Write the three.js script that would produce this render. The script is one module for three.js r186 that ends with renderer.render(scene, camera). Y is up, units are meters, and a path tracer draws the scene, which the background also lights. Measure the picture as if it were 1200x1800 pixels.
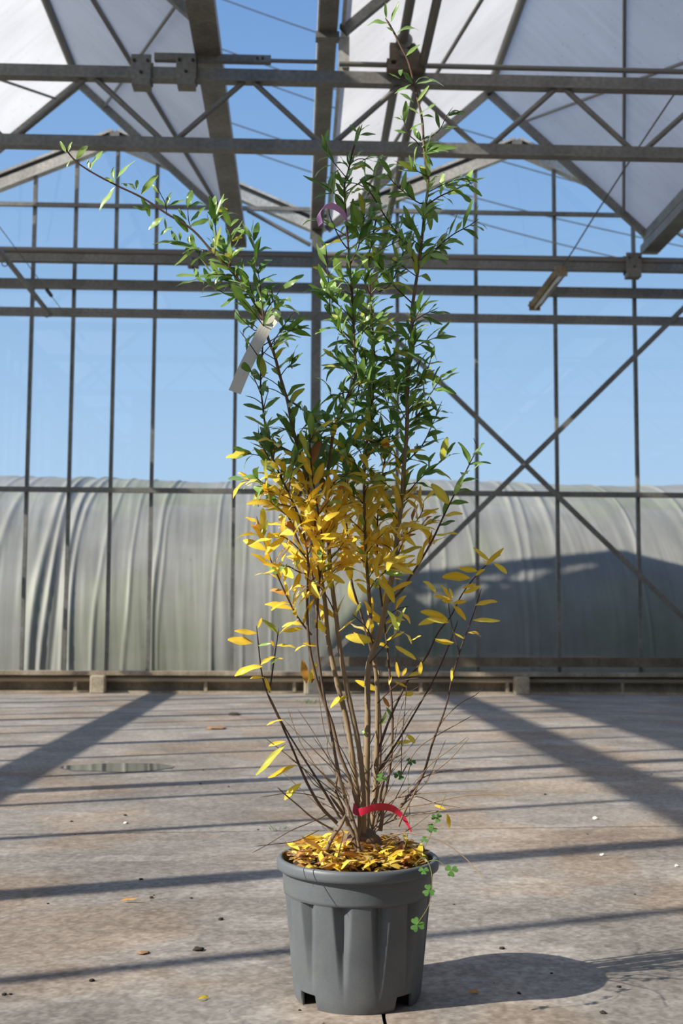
import * as THREE from 'three';
import { mergeGeometries, mergeVertices } from 'three/addons/utils/BufferGeometryUtils.js';
import { RoundedBoxGeometry } from 'three/addons/geometries/RoundedBoxGeometry.js';

// ---------------------------------------------------------------- camera, sky, sun, exposure
const scene = new THREE.Scene();
const camera = new THREE.PerspectiveCamera(2 * Math.atan(900 / 2080) * 180 / Math.PI, 1200 / 1800, 0.1, 400);
camera.position.set(0, 0.7336, 0);
camera.rotation.order = 'YXZ';
camera.rotation.set(0.0911, -0.0379, 0.0052);
camera.focus = 2.42;
camera.userData.fStop = 7;
const renderer = new THREE.WebGLRenderer({ antialias: true });
renderer.toneMapping = THREE.LinearToneMapping;
renderer.toneMappingExposure = 1.0;
renderer.shadowMap.enabled = true;

const SUN = new THREE.Vector3(-1.38, 1, 0.493).normalize();       // towards the sun: low, beyond the side wall
const sun = new THREE.DirectionalLight(new THREE.Color(1.0, 0.93, 0.82), 7.2);
sun.name = 'sun';
sun.position.copy(SUN).multiplyScalar(40);
sun.target.position.set(0, 0, -5);
sun.position.add(sun.target.position);
sun.castShadow = true;
sun.shadow.mapSize.set(4096, 4096);
Object.assign(sun.shadow.camera, { left: -18, right: 18, top: 18, bottom: -18, near: 1, far: 90 });
scene.add(sun, sun.target);

const smooth = (a, b, x) => { const t = Math.min(1, Math.max(0, (x - a) / (b - a))); return t * t * (3 - 2 * t); };
const lerp = (a, b, t) => a + (b - a) * t;
{                                                                  // clear blue sky, paler towards the horizon
  const W = 512, H = 256, data = new Float32Array(W * H * 4);
  const stops = [[0, [0.54, 0.71, 0.9]], [8, [0.42, 0.63, 0.88]], [18, [0.265, 0.47, 0.78]], [30, [0.165, 0.335, 0.67]], [55, [0.11, 0.25, 0.56]], [90, [0.085, 0.2, 0.48]]];
  for (let j = 0; j < H; j++) {
    const el = ((j + 0.5) / H - 0.5) * 180, e = Math.max(0, el);
    let k = 0; while (k < stops.length - 2 && e > stops[k + 1][0]) k++;
    const t = (e - stops[k][0]) / (stops[k + 1][0] - stops[k][0]);
    for (let i = 0; i < W; i++) {
      const az = ((i + 0.5) / W - 0.5) * 2 * Math.PI, ce = Math.cos(el * Math.PI / 180);
      const c = Math.cos(az) * ce * SUN.x + Math.sin(el * Math.PI / 180) * SUN.y + Math.sin(az) * ce * SUN.z;
      const glow = 0.5 * Math.pow(Math.max(0, c), 24) + 0.12 * Math.pow(Math.max(0, c), 4);
      for (let n = 0; n < 3; n++) data[(j * W + i) * 4 + n] = el < 0 ? [0.2, 0.2, 0.19][n] : lerp(stops[k][1][n], stops[k + 1][1][n], t) + glow * [1, 0.95, 0.88][n];
      data[(j * W + i) * 4 + 3] = 1;
    }
  }
  const sky = new THREE.DataTexture(data, W, H, THREE.RGBAFormat, THREE.FloatType);
  sky.mapping = THREE.EquirectangularReflectionMapping; sky.magFilter = sky.minFilter = THREE.LinearFilter; sky.needsUpdate = true;
  scene.background = sky; scene.environment = sky;
}

// ---------------------------------------------------------------- helpers
let seed = 20;
const rnd = () => { seed = (seed + 0x6d2b79f5) | 0; let t = Math.imul(seed ^ (seed >>> 15), 1 | seed); t = (t + Math.imul(t ^ (t >>> 7), 61 | t)) ^ t; return ((t ^ (t >>> 14)) >>> 0) / 4294967296; };
const R = (a, b) => a + (b - a) * rnd();
const V = (x, y, z) => new THREE.Vector3(x, y, z);
const taken = {};
const numbered = (n) => { const k = taken[n] = (taken[n] ?? -1) + 1; return k ? n + '_' + String(k).padStart(3, '0') : n; };
function tag(o, label, category, group, kind) {
  if (label) o.userData.label = label; if (category) o.userData.category = category;
  if (group) o.userData.group = group; if (kind) o.userData.kind = kind;
  return o;
}
function thing(name, label, category, at = [0, 0, 0], group, kind) {
  const o = new THREE.Group(); o.name = numbered(name); o.position.set(...at); scene.add(o);
  return tag(o, label, category, group, kind);
}
function mesh(name, geo, mat, parent = scene) {
  const m = new THREE.Mesh(geo, mat); m.name = parent === scene ? numbered(name) : name; m.castShadow = m.receiveShadow = true; parent.add(m); return m;
}
const merge = (list) => mergeGeometries(list.map((g) => { const n = g.index ? g.toNonIndexed() : g; for (const k of Object.keys(n.attributes)) if (!['position', 'normal', 'uv'].includes(k)) n.deleteAttribute(k); return n; }));
function metreUV(g, s = 1) {                                      // uv in metres, by the way each face points
  if (g.index) g = g.toNonIndexed();
  const p = g.attributes.position, n = g.attributes.normal, uv = new Float32Array(p.count * 2);
  for (let i = 0; i < p.count; i++) {
    const ax = Math.abs(n.getX(i)), ay = Math.abs(n.getY(i)), az = Math.abs(n.getZ(i));
    const [u, v] = ax >= ay && ax >= az ? [p.getZ(i), p.getY(i)] : ay >= az ? [p.getX(i), p.getZ(i)] : [p.getX(i), p.getY(i)];
    uv[i * 2] = u * s; uv[i * 2 + 1] = v * s;
  }
  return g.setAttribute('uv', new THREE.BufferAttribute(uv, 2));
}
function turnTo(g, a, b, up = V(0, 1, 0)) {                       // lays a shape built along z between two points
  const z = b.clone().sub(a).normalize(); let x = up.clone().cross(z);
  if (x.lengthSq() < 1e-6) x = V(1, 0, 0).cross(z);
  x.normalize(); const y = z.clone().cross(x);
  return g.applyMatrix4(new THREE.Matrix4().makeBasis(x, y, z).setPosition(a.clone().add(b).multiplyScalar(0.5)));
}
const bar = (a, b, w, h, up) => turnTo(metreUV(new THREE.BoxGeometry(w, h, a.distanceTo(b))), a, b, up);
const rod = (a, b, r, seg = 8) => turnTo(new THREE.CylinderGeometry(r, r, a.distanceTo(b), seg).rotateX(Math.PI / 2), a, b);
const box = (x0, x1, y0, y1, z0, z1) => metreUV(new THREE.BoxGeometry(x1 - x0, y1 - y0, z1 - z0)).translate((x0 + x1) / 2, (y0 + y1) / 2, (z0 + z1) / 2);
const tube = (pts, r, seg = 24, rad = 6) => new THREE.TubeGeometry(new THREE.CatmullRomCurve3(pts), seg, r, rad);

// tiling noise and textures
const hash = (x, y, s) => { let h = Math.imul(x, 374761393) + Math.imul(y, 668265263) + Math.imul(s, 982451653); h = Math.imul(h ^ (h >>> 13), 1274126177); return ((h ^ (h >>> 16)) >>> 0) / 4294967296; };
function vnoise(x, y, per, s) {
  const ix = Math.floor(x), iy = Math.floor(y), fx = x - ix, fy = y - iy, u = fx * fx * (3 - 2 * fx), v = fy * fy * (3 - 2 * fy), m = (a) => ((a % per) + per) % per;
  return lerp(lerp(hash(m(ix), m(iy), s), hash(m(ix + 1), m(iy), s), u), lerp(hash(m(ix), m(iy + 1), s), hash(m(ix + 1), m(iy + 1), s), u), v);
}
const fbm = (x, y, per, oct, s) => { let a = 0.5, t = 0, n = 0; for (let i = 0; i < oct; i++, a *= 0.5, x *= 2, y *= 2, per *= 2) { t += a * vnoise(x, y, per, s + i); n += a; } return t / n; };
function texture(size, paint, srgb = true, w = size) {
  const d = new Uint8Array(w * size * 4);
  for (let j = 0; j < size; j++) for (let i = 0; i < w; i++) { const c = paint(i / w, j / size), o = (j * w + i) * 4; for (let n = 0; n < 3; n++) d[o + n] = Math.min(255, Math.max(0, c[n])); d[o + 3] = 255; }
  const t = new THREE.DataTexture(d, w, size); t.wrapS = t.wrapT = THREE.RepeatWrapping; t.magFilter = THREE.LinearFilter; t.minFilter = THREE.LinearMipmapLinearFilter; t.generateMipmaps = true;
  if (srgb) t.colorSpace = THREE.SRGBColorSpace; t.needsUpdate = true; return t;
}
const lin = (r, g, b) => new THREE.Color().setRGB(r, g, b);
const std = (o) => new THREE.MeshStandardMaterial(o), phys = (o) => new THREE.MeshPhysicalMaterial(o);

// ---------------------------------------------------------------- materials
const zinc = texture(256, (u, v) => { const a = fbm(u * 6, v * 6, 6, 4, 3), b = vnoise(u * 60, v * 60, 60, 9), k = 190 + 60 * (a - 0.5) + 30 * (b - 0.5); return [k, k - 2, k - 8]; });
const rust = texture(256, (u, v) => { const a = fbm(u * 5, v * 5, 5, 5, 13), b = vnoise(u * 70, v * 70, 70, 19), k = 180 + 110 * (a - 0.5) + 30 * (b - 0.5); return [k, k - 8, k - 20]; });
const film = texture(1024, (u, v) => {
  const a = fbm(u * 4, v * 4, 4, 5, 23), streak = fbm(u * 3, v * 40, 40, 3, 29), dot = vnoise(u * 120, v * 120, 120, 31), k = 236 + 26 * (a - 0.5) + 14 * (streak - 0.5) - (dot > 0.965 ? 50 : 0);
  return [k, k, k + 1];
});
const M = {
  steel: std({ color: lin(0.4, 0.4, 0.39), map: zinc, metalness: 0.35, roughness: 0.55 }),
  aluminium: std({ color: lin(0.95, 0.95, 0.94), map: zinc, metalness: 0.25, roughness: 0.42 }),
  film: phys({ color: lin(0.9, 0.91, 0.93), map: film, roughness: 1, transmission: 0.5, thickness: 0, side: THREE.DoubleSide }),
  glass: phys({ color: lin(0.97, 0.985, 0.99), roughness: 0, transmission: 1, thickness: 0, ior: 1.5, side: THREE.DoubleSide }),
  black: std({ color: lin(0.02, 0.02, 0.02), roughness: 0.6 }),
};

// ---------------------------------------------------------------- floor and ground
const GX = 0.18, BAY = 4.23, LEFT = GX - BAY, WALLZ = -12.08, T1 = -7.7, T2 = -11.8, FRONT = 4.6, RIGHT = GX + 4 * BAY;
{
  const S = 2048, concrete = texture(S, (u, v) => {
    const big = fbm(u * 5, v * 5, 5, 5, 41), mid = fbm(u * 14, v * 18, 14, 4, 47), fine = vnoise(u * 260, v * 260, 260, 53), grit = vnoise(u * 620, v * 620, 620, 59), wash = fbm(u * 9, v * 9, 9, 3, 61);
    let k = 129 + 30 * (big - 0.5) + 38 * (mid - 0.5) + 30 * (fine - 0.5) + 26 * (grit - 0.5);
    const brown = smooth(0.5, 0.7, wash) * 10, pale = smooth(0.58, 0.72, fbm(u * 16, v * 26, 16, 4, 67)) * 16;
    if (vnoise(u * 300, v * 300, 300, 71) > 0.985) k -= 46;
    return [k + pale + brown * 0.35 + 6, k + pale - brown * 0.35 - 1, k + pale - brown - 9];
  });
  const relief = texture(1024, (u, v) => { const k = 128 + 90 * (fbm(u * 40, v * 40, 40, 4, 73) - 0.5) + 40 * (vnoise(u * 400, v * 400, 400, 77) - 0.5); return [k, k, k]; }, false);
  M.concrete = std({ map: concrete, bumpMap: relief, bumpScale: 0.004, roughness: 0.82, vertexColors: true });
  M.joint = std({ color: lin(0.05, 0.045, 0.04), roughness: 1 });
  const floor = thing('floor', 'weathered grey-brown concrete slab floor with dirt stains', 'floor', [0, 0, 0], null, 'structure');
  const slab = (x0, x1, za, zb) => {                               // za nearer, zb farther: z of the two edges for a given x
    const nx = Math.ceil((x1 - x0) / 0.14), nz = Math.ceil((za(x0) - zb(x0)) / 0.14), pos = [], col = [], uv = [], idx = [];
    const put = (x, y, z) => {
      pos.push(x, y, z); uv.push(x / 3.7 + 0.13 * z / 3.7, z / 3.7);
      const a = fbm(x * 0.9 + 40, z * 0.9 + 40, 4096, 4, 83), b = fbm(x * 2.6 + 90, z * 4 + 90, 4096, 3, 89), k = 0.95 + 0.3 * (a - 0.5) + 0.3 * (b - 0.5), w = 0.06 * (fbm(x * 0.7 + 7, z * 1.3 + 7, 4096, 3, 97) - 0.5);
      col.push(k * (1 + w), k, k * (1 - w));
    };
    for (let j = 0; j <= nz; j++) for (let i = 0; i <= nx; i++) { const x = lerp(x0, x1, i / nx); put(x, 0, lerp(za(x), zb(x), j / nz)); }
    const at = (i, j) => j * (nx + 1) + i;
    for (let j = 0; j < nz; j++) for (let i = 0; i < nx; i++) idx.push(at(i, j), at(i + 1, j), at(i, j + 1), at(i + 1, j), at(i + 1, j + 1), at(i, j + 1));
    const rim = []; for (let i = 0; i < nx; i++) rim.push(at(i, 0)); for (let j = 0; j < nz; j++) rim.push(at(nx, j)); for (let i = nx; i > 0; i--) rim.push(at(i, nz)); for (let j = nz; j > 0; j--) rim.push(at(0, j));
    const base = pos.length / 3; for (const r of rim) put(pos[r * 3], -0.1, pos[r * 3 + 2]);
    for (let k = 0; k < rim.length; k++) { const n = (k + 1) % rim.length; idx.push(rim[k], base + k, rim[n], rim[n], base + k, base + n); }
    const g = new THREE.BufferGeometry(); g.setAttribute('position', new THREE.Float32BufferAttribute(pos, 3)); g.setAttribute('uv', new THREE.Float32BufferAttribute(uv, 2)); g.setAttribute('color', new THREE.Float32BufferAttribute(col, 3)); g.setIndex(idx);
    const flat = g.toNonIndexed(); flat.computeVertexNormals();
    mesh('slab', flat, M.concrete, floor);
  };
  const J = 0.006, j1 = (x) => -4.218 - 0.062 * x, j2 = (x) => -8.35 - 0.03 * x;
  slab(LEFT, 0.166, () => FRONT, (x) => j1(x) + J); slab(0.174, RIGHT, () => FRONT, (x) => j1(x) + J);
  slab(LEFT, RIGHT, (x) => j1(x) - J, (x) => j2(x) + J); slab(LEFT, RIGHT, (x) => j2(x) - J, () => WALLZ + 0.06);
  mesh('joint_bed', box(LEFT, RIGHT, -0.14, -0.03, WALLZ, FRONT), M.joint, floor);
  const soil = texture(512, (u, v) => { const a = fbm(u * 8, v * 8, 8, 5, 101), b = fbm(u * 30, v * 30, 30, 3, 103); return [96 + 60 * (a - 0.5) + 30 * (b - 0.5), 92 + 66 * (a - 0.5) + 30 * (b - 0.5), 66 + 40 * (a - 0.5)]; });
  soil.repeat.set(0.4, 0.4);
  M.soil = std({ map: soil, roughness: 1 });
  tag(mesh('ground', box(-90, 90, -0.5, -0.15, -120, 60), M.soil), 'bare earth around the greenhouse and the plastic tunnel', 'ground', null, 'structure');
}

// ---------------------------------------------------------------- gable wall at the far end
const gableTop = (x) => { const f = (((x - GX) / BAY) % 1 + 1) % 1; return 4.86 + (5.72 - 4.86) * (1 - Math.abs(2 * f - 1)); };
{
  const w = thing('wall_back', 'glazed gable wall with slim vertical bars above a low concrete plinth', 'wall', [0, 0, 0], null, 'structure');
  const xs = [LEFT, -3.61, -3.19, -2.745, -2.32, -1.9, -1.485, -0.645, GX, 1.03, 1.855, 2.69, 3.53, 4.41, 5.24, 6.08, 6.92, 7.76, 8.64, 9.7, 10.8, 11.8, 12.87, 13.9, 15, 16, RIGHT], z = WALLZ;
  for (const x of xs) if (x !== GX) mesh('glazing_bar', bar(V(x, 0.2, z), V(x, gableTop(x) - 0.02, z), 0.036, 0.045, V(0, 0, 1)), M.steel, w);
  for (const [h, t, d, m] of [[2.035, 0.05, 0.06, M.steel], [4.16, 0.095, 0.07, M.steel]]) mesh('rail', box(LEFT, RIGHT, h - t / 2, h + t / 2, z + 0.03, z + 0.03 + d), m, w);
  mesh('rail', box(LEFT, RIGHT, 4.985, 5.025, z + 0.025, z + 0.065), M.steel, w);
  for (let b = 0; b < 5; b++) {                                    // rafters of each gable: wide pale profile, dark seal and thin outer cap
    const x0 = LEFT + b * BAY, xm = x0 + BAY / 2;
    for (const s of [-1, 1]) {
      const e = V(xm + s * (BAY / 2 - 0.03), 4.83, z), t = V(xm + s * 0.02, 5.71, z), o = (dy) => [e.clone().add(V(0, dy, 0)), t.clone().add(V(0, dy, 0))];
      const r = mesh('gable_rafter', bar(...o(0), 0.1, 0.1), M.aluminium, w);
      mesh('seal', bar(...o(0.078), 0.07, 0.055), M.black, r);
      mesh('cap', bar(...o(0.118), 0.1, 0.026), M.aluminium, r);
      mesh('tie', rod(V(xm + s * (BAY / 2 - 0.06), 4.62, z + 0.06), V(xm + s * (BAY / 2 - 0.72), 4.98, z + 0.06), 0.022), M.steel, w);
    }
    mesh('ridge_plate', box(xm - 0.05, xm + 0.05, 5.66, 5.8, z - 0.05, z + 0.06), M.steel, w);
  }
  const rows = [0.215, 2.035, 4.16, 5.0];
  for (let i = 0; i < xs.length - 1; i++) {
    const a = xs[i] + 0.01, b = xs[i + 1] - 0.01, peak = [a, b];
    for (let b2 = 0; b2 < 5; b2++) { const p = LEFT + (b2 + 0.5) * BAY; if (p > a && p < b) peak.splice(1, 0, p); }
    for (let r = 0; r < 4; r++) {
      const y0 = rows[r], s = new THREE.Shape(); s.moveTo(a, y0); s.lineTo(b, y0);
      if (r < 3) { const cut = (x) => Math.min(rows[r + 1], gableTop(x)); if (cut(a) - y0 < 0.02 && cut(b) - y0 < 0.02) continue; s.lineTo(b, cut(b)); s.lineTo(a, cut(a)); }
      else { if (Math.max(...peak.map(gableTop)) < y0 + 0.05) continue; for (const x of peak.slice().reverse()) s.lineTo(x, Math.max(y0, gableTop(x))); }
      mesh('pane', new THREE.ShapeGeometry(s).translate(0, 0, z - 0.004), M.glass, w);
    }
  }
  M.plinth = std({ color: lin(0.8, 0.74, 0.64), map: rust, roughness: 0.95 });
  M.foot = std({ color: lin(0.95, 0.9, 0.78), map: rust, roughness: 0.95 });
  M.ledge = std({ color: lin(0.95, 0.85, 0.66), map: rust, roughness: 0.95 });
  mesh('sill', box(LEFT, RIGHT, 0.175, 0.215, z - 0.05, z + 0.1), M.plinth, w);
  mesh('plinth', box(LEFT, RIGHT, -0.05, 0.175, z - 0.12, z - 0.06), M.plinth, w);
  mesh('ledge', box(LEFT, RIGHT, -0.05, 0.016, z - 0.1, z + 0.075), M.ledge, w);
  for (let x = LEFT; x < RIGHT + 0.1; x += BAY / 2) mesh('concrete_foot', metreUV(new RoundedBoxGeometry(0.145, 0.175, 0.14, 2, 0.012)).translate(x - 0.02, 0.0865, z + 0.13), M.foot, w);
}
{
  const pipe = thing('heating_pipe', 'beige heating pipe on small supports along the foot of the gable wall', 'pipe', [0, 0, WALLZ + 0.02]);
  M.pipe = std({ color: lin(0.8, 0.74, 0.63), map: rust, roughness: 0.7 });
  mesh('run', rod(V(LEFT, 0.132, 0), V(RIGHT, 0.132, 0), 0.026, 12), M.pipe, pipe);
  for (const x of [-3.2, -2.2, -0.9, -0.01, 1.27, 2.15, 3.33, 4.9, 6.2, 7.4]) mesh('support', box(x - 0.016, x + 0.016, 0.016, 0.112, -0.02, 0.02), M.pipe, pipe);
  M.board = std({ color: lin(0.36, 0.33, 0.28), map: rust, roughness: 0.9 });
  tag(mesh('kick_board', box(GX + 0.06, RIGHT, 0.27, 0.365, WALLZ + 0.06, WALLZ + 0.085), M.board), 'weathered horizontal board fixed low across the glazing beside the central post', 'board');
}

// ---------------------------------------------------------------- side wall that the sun comes through
{
  const w = thing('wall_left', 'glazed side wall of slim vertical bars and two broad rails', 'wall', [LEFT, 0, 0], null, 'structure');
  const posts = [-12.0, -10.0, -8.07, -6.1, -4.15, -2.09, -0.1, 1.95, 4.0];
  for (const z of posts) mesh('post', box(-0.05, 0.05, 0, 4.58, z - 0.05, z + 0.05), M.steel, w);
  for (const z of [-11.3, -10.55, -9.32, -8.6, -7.5, -6.96, -5.37, -4.63, -3.75, -2.98, -1.27, 0.6, 1.25, 2.6, 3.3]) mesh('glazing_bar', box(-0.022, 0.022, 0.2, 4.58, z - 0.022, z + 0.022), M.steel, w);
  for (const [a, b] of [[1.92, 2.06], [3.97, 4.16]]) mesh('rail', box(-0.06, 0.04, a, b, WALLZ, FRONT), M.steel, w);
  mesh('plinth', box(-0.1, 0.06, -0.05, 0.22, WALLZ, FRONT), M.plinth, w);
  mesh('added_shade_panel', box(-0.03, -0.005, 2.75, 4.58, WALLZ, -11.2), M.steel, w);  // unseen opaque panel, added to throw the shade on the plastic tunnel
  for (let i = 0; i < posts.length - 1; i++) for (const [a, b] of [[0.22, 1.92], [2.06, 3.97], [4.16, 4.6]])
    mesh('pane', new THREE.PlaneGeometry(posts[i + 1] - posts[i] - 0.1, b - a).rotateY(Math.PI / 2).translate(0, (a + b) / 2, (posts[i] + posts[i + 1]) / 2), M.glass, w);
}

{
  const sheet = std({ color: lin(0.2, 0.2, 0.19), map: rust, roughness: 0.8 }), w = thing('wall_front_added', 'plain grey sheet end wall facing the gable, added out of view to cut fill light', 'wall', [0, 0, FRONT], null, 'structure');  // unseen end wall, added to lessen the fill light from the front
  for (let x = LEFT; x < RIGHT - 0.5; x += BAY / 4) mesh('panel', box(x + 0.004, x + BAY / 4 - 0.004, 0, 6.3, 0, 0.05 + 0.01 * (Math.round(x * 10) & 1)), sheet, w);
  const q = thing('wall_right_added', 'plain grey sheet side wall beyond the outermost gutter, added out of view to block low sky light', 'wall', [RIGHT + 0.1, 0, 0], null, 'structure');  // unseen side wall, added to shut out the bright low sky
  for (let z = WALLZ; z < FRONT - 0.5; z += 1.04) mesh('panel', box(0, 0.05, 0, 4.7, z + 0.004, z + 1.036), sheet, q);
}

// ---------------------------------------------------------------- gutters and posts
const gutterSays = ['steel gutter along the top of the glazed side wall', 'steel roof gutter above the central post of the gable wall', 'steel roof gutter beside the drive carriage of the far beam', 'steel gutter on the far side of the bay beyond the crossed braces', 'steel gutter two bays beyond the crossed braces', 'steel gutter at the outermost edge of the roof'];
for (let i = 0; i < 6; i++) {
  const x = LEFT + i * BAY, g = thing('gutter', gutterSays[i], 'gutter', [x, 0, 0]);
  const y = i ? 4.7 : 4.58, m = M.steel;
  mesh('trough', merge([box(-0.045, 0.05, y, y + 0.02, WALLZ, FRONT), box(-0.055, -0.045, y, y + 0.15, WALLZ, FRONT), box(0.05, 0.06, y, y + 0.15, WALLZ, FRONT)]), m, g);
  mesh('lip', box(-0.068, -0.055, y + 0.0, y + 0.16, WALLZ, FRONT), M.aluminium, g);
  mesh('lip', box(0.06, 0.07, y + 0.06, y + 0.16, WALLZ, FRONT), M.aluminium, g);
  if (!i) mesh('added_light_stop', box(-0.12, -0.07, 4.63, 5.0, WALLZ, T1 + 4.1), m, g);  // unseen board, added to stop sun leaking between gutter and film
  if (i === 1) {                                                    // strap and plate where the near truss carries the gutter
    mesh('strap', box(-0.08, 0.08, 4.655, 4.7, T1 - 0.05, T1 + 0.03), M.steel, g);
    mesh('hanger_plate', box(0.075, 0.15, 4.42, 4.68, T1 - 0.02, T1 - 0.005), M.aluminium, g);
  }
  if (i) {
    const p = thing('post', ['', 'square steel post at the middle of the gable wall under the gutter', 'square steel post under the gutter at the end of the crossed braces', 'square steel post one bay beyond the crossed braces', 'square steel post two bays beyond the crossed braces', 'square steel post under the outermost gutter'][i], 'post', [x, 0, T2]);
    mesh('shaft', box(-0.05, 0.05, 0.012, 4.7, -0.05, 0.05), M.steel, p);
    mesh('base_plate', box(-0.08, 0.08, 0, 0.012, -0.08, 0.08), M.steel, p);
  }
}

// ---------------------------------------------------------------- trusses
function truss(z, top, bottom, label, webs) {
  const t = thing('lattice_truss', label, 'truss', [0, 0, z]);
  mesh('top_chord', box(LEFT + 0.05, RIGHT, top - 0.041, top + 0.041, -0.04, 0.04), M.steel, t);
  mesh('bottom_chord', box(LEFT + 0.05, RIGHT, bottom - 0.038, bottom + 0.038, -0.04, 0.04), M.steel, t);
  if (webs) for (let k = 0; k < 20; k++) {
    const xb = GX + (k - 4) * BAY / 4, xt = xb + BAY / 8;
    mesh('web', rod(V(xb + 0.045, bottom + 0.03, 0), V(xt - 0.035, top - 0.035, 0), 0.02), M.steel, t);
    mesh('web', rod(V(xt + 0.035, top - 0.035, 0), V(xb + BAY / 4 - 0.045, bottom + 0.03, 0), 0.02), M.steel, t);
  }
  return t;
}
truss(T1, 4.376, 3.895, 'long grey lattice girder with zigzag webs carrying the roof drive', true);
truss(T2, 4.365, 3.81, 'pair of dark tubes with no webs across the front of the gable wall', false);
truss(T1 + 4.1, 4.376, 3.895, 'lattice girder overhead of the potted shrub', true);
truss(T1 + 8.2, 4.376, 3.895, 'lattice girder overhead nearest the plain end wall', true);
{
  const rack = (x0, x1, y, z, r, label) => tag(mesh('drive_rod', rod(V(x0, y, z), V(x1, y, z), r, 10), M.steel), label, 'rod');
  const a = thing('drive_rod', 'telescoping drive rod between the twin carriages and the central gutter', 'rod', [0, 4.49, T1 + 0.02]);
  mesh('sleeve', box(-0.98, -0.2, -0.024, 0.024, -0.024, 0.024), M.steel, a); mesh('rod', rod(V(-0.2, -0.004, 0), V(0.12, -0.004, 0), 0.014), M.steel, a);
  for (const x of [-0.29, -0.255]) mesh('bolt', rod(V(x, 0, 0.02), V(x, 0, 0.03), 0.008), M.black, a);
  rack(0.26, RIGHT, 4.475, T1 + 0.02, 0.018, 'long thin drive rod above the lattice girder running from the motor bracket');
  rack(LEFT + 0.06, RIGHT, 4.44, T2 + 0.02, 0.034, 'thick dark drive tube just above the far pair of tubes');
}
function carriage(x, y, z, label, s = 1) {
  const c = thing('roof_carriage', label, 'carriage', [x, y, z], 'roof drive carriages');
  mesh('plate', metreUV(new RoundedBoxGeometry(0.135 * s, 0.17 * s, 0.014, 1, 0.004)).translate(0, 0, 0.06), M.steel, c);
  mesh('plate', metreUV(new RoundedBoxGeometry(0.135 * s, 0.17 * s, 0.014, 1, 0.004)).translate(0, 0, -0.06), M.steel, c);
  for (const [bx, by] of [[-0.045, 0.04], [0.045, 0.04], [0, -0.04]]) mesh('bolt', rod(V(bx * s, by * s, 0.06), V(bx * s, by * s, 0.076), 0.011), M.black, c);
  mesh('roller', rod(V(0, -0.095 * s, -0.05), V(0, -0.095 * s, 0.05), 0.03, 12), M.black, c);
  mesh('bottom_plate', box(-0.06 * s, 0.06 * s, -0.125 * s, -0.08 * s, -0.05, 0.066), M.steel, c);
}
carriage(-1.064, 4.405, T1, 'steel roller carriage at the end of the drive sleeve on the lattice girder');
carriage(-0.764, 4.415, T1, 'steel roller carriage on the lattice girder under the edge beam of the film roof');
carriage(3.43, 4.40, T2 + 0.02, 'dark roller carriage on the far tubes by the lower corner of the film roof', 1.2);
carriage(-1.07, 4.40, T2 + 0.02, 'dark roller carriage on the far tubes behind the leaning leafy shoot', 0.9);
{
  const g = thing('drive_gearbox', 'pale bracket with a dark round pulley on the lattice girder', 'gearbox', [0.7, 4.42, T1 + 0.06]);
  M.bracket = std({ color: lin(0.36, 0.33, 0.28), map: rust, metalness: 0.2, roughness: 0.7 });
  const s = new THREE.Shape(); s.moveTo(-0.12, -0.02); s.lineTo(0.12, -0.02); s.lineTo(0.12, 0.05); s.lineTo(0.06, 0.16); s.lineTo(-0.1, 0.16); s.lineTo(-0.1, 0.05); s.lineTo(-0.12, 0.05);
  const hole = new THREE.Path(); hole.moveTo(-0.1, 0.01); hole.lineTo(-0.06, 0.01); hole.lineTo(-0.06, 0.045); hole.lineTo(-0.1, 0.045); s.holes.push(hole);
  mesh('bracket', metreUV(new THREE.ExtrudeGeometry(s, { depth: 0.06, bevelSize: 0.004, bevelThickness: 0.004, bevelSegments: 1 })), M.bracket, g);
  mesh('pulley', merge([rod(V(-0.01, 0.17, 0.02), V(-0.01, 0.17, 0.09), 0.055, 18), rod(V(-0.01, 0.09, 0.05), V(-0.01, 0.09, 0.085), 0.03, 14)]), M.steel, g);
  const pipe = (a, b, r, label) => tag(mesh('shaft_pipe', rod(a, b, r, 10), M.steel), label, 'pipe');
  pipe(V(0.68, 4.6, T1 + 6), V(0.685, 4.6, -11.6), 0.032, 'dark drive shaft pipe running back from the round pulley');
  pipe(V(0.86, 4.66, T1 + 1.6), V(0.698, 3.86, -11.76), 0.03, 'sloping grey pipe from the roof down to the far tubes');
}

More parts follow.
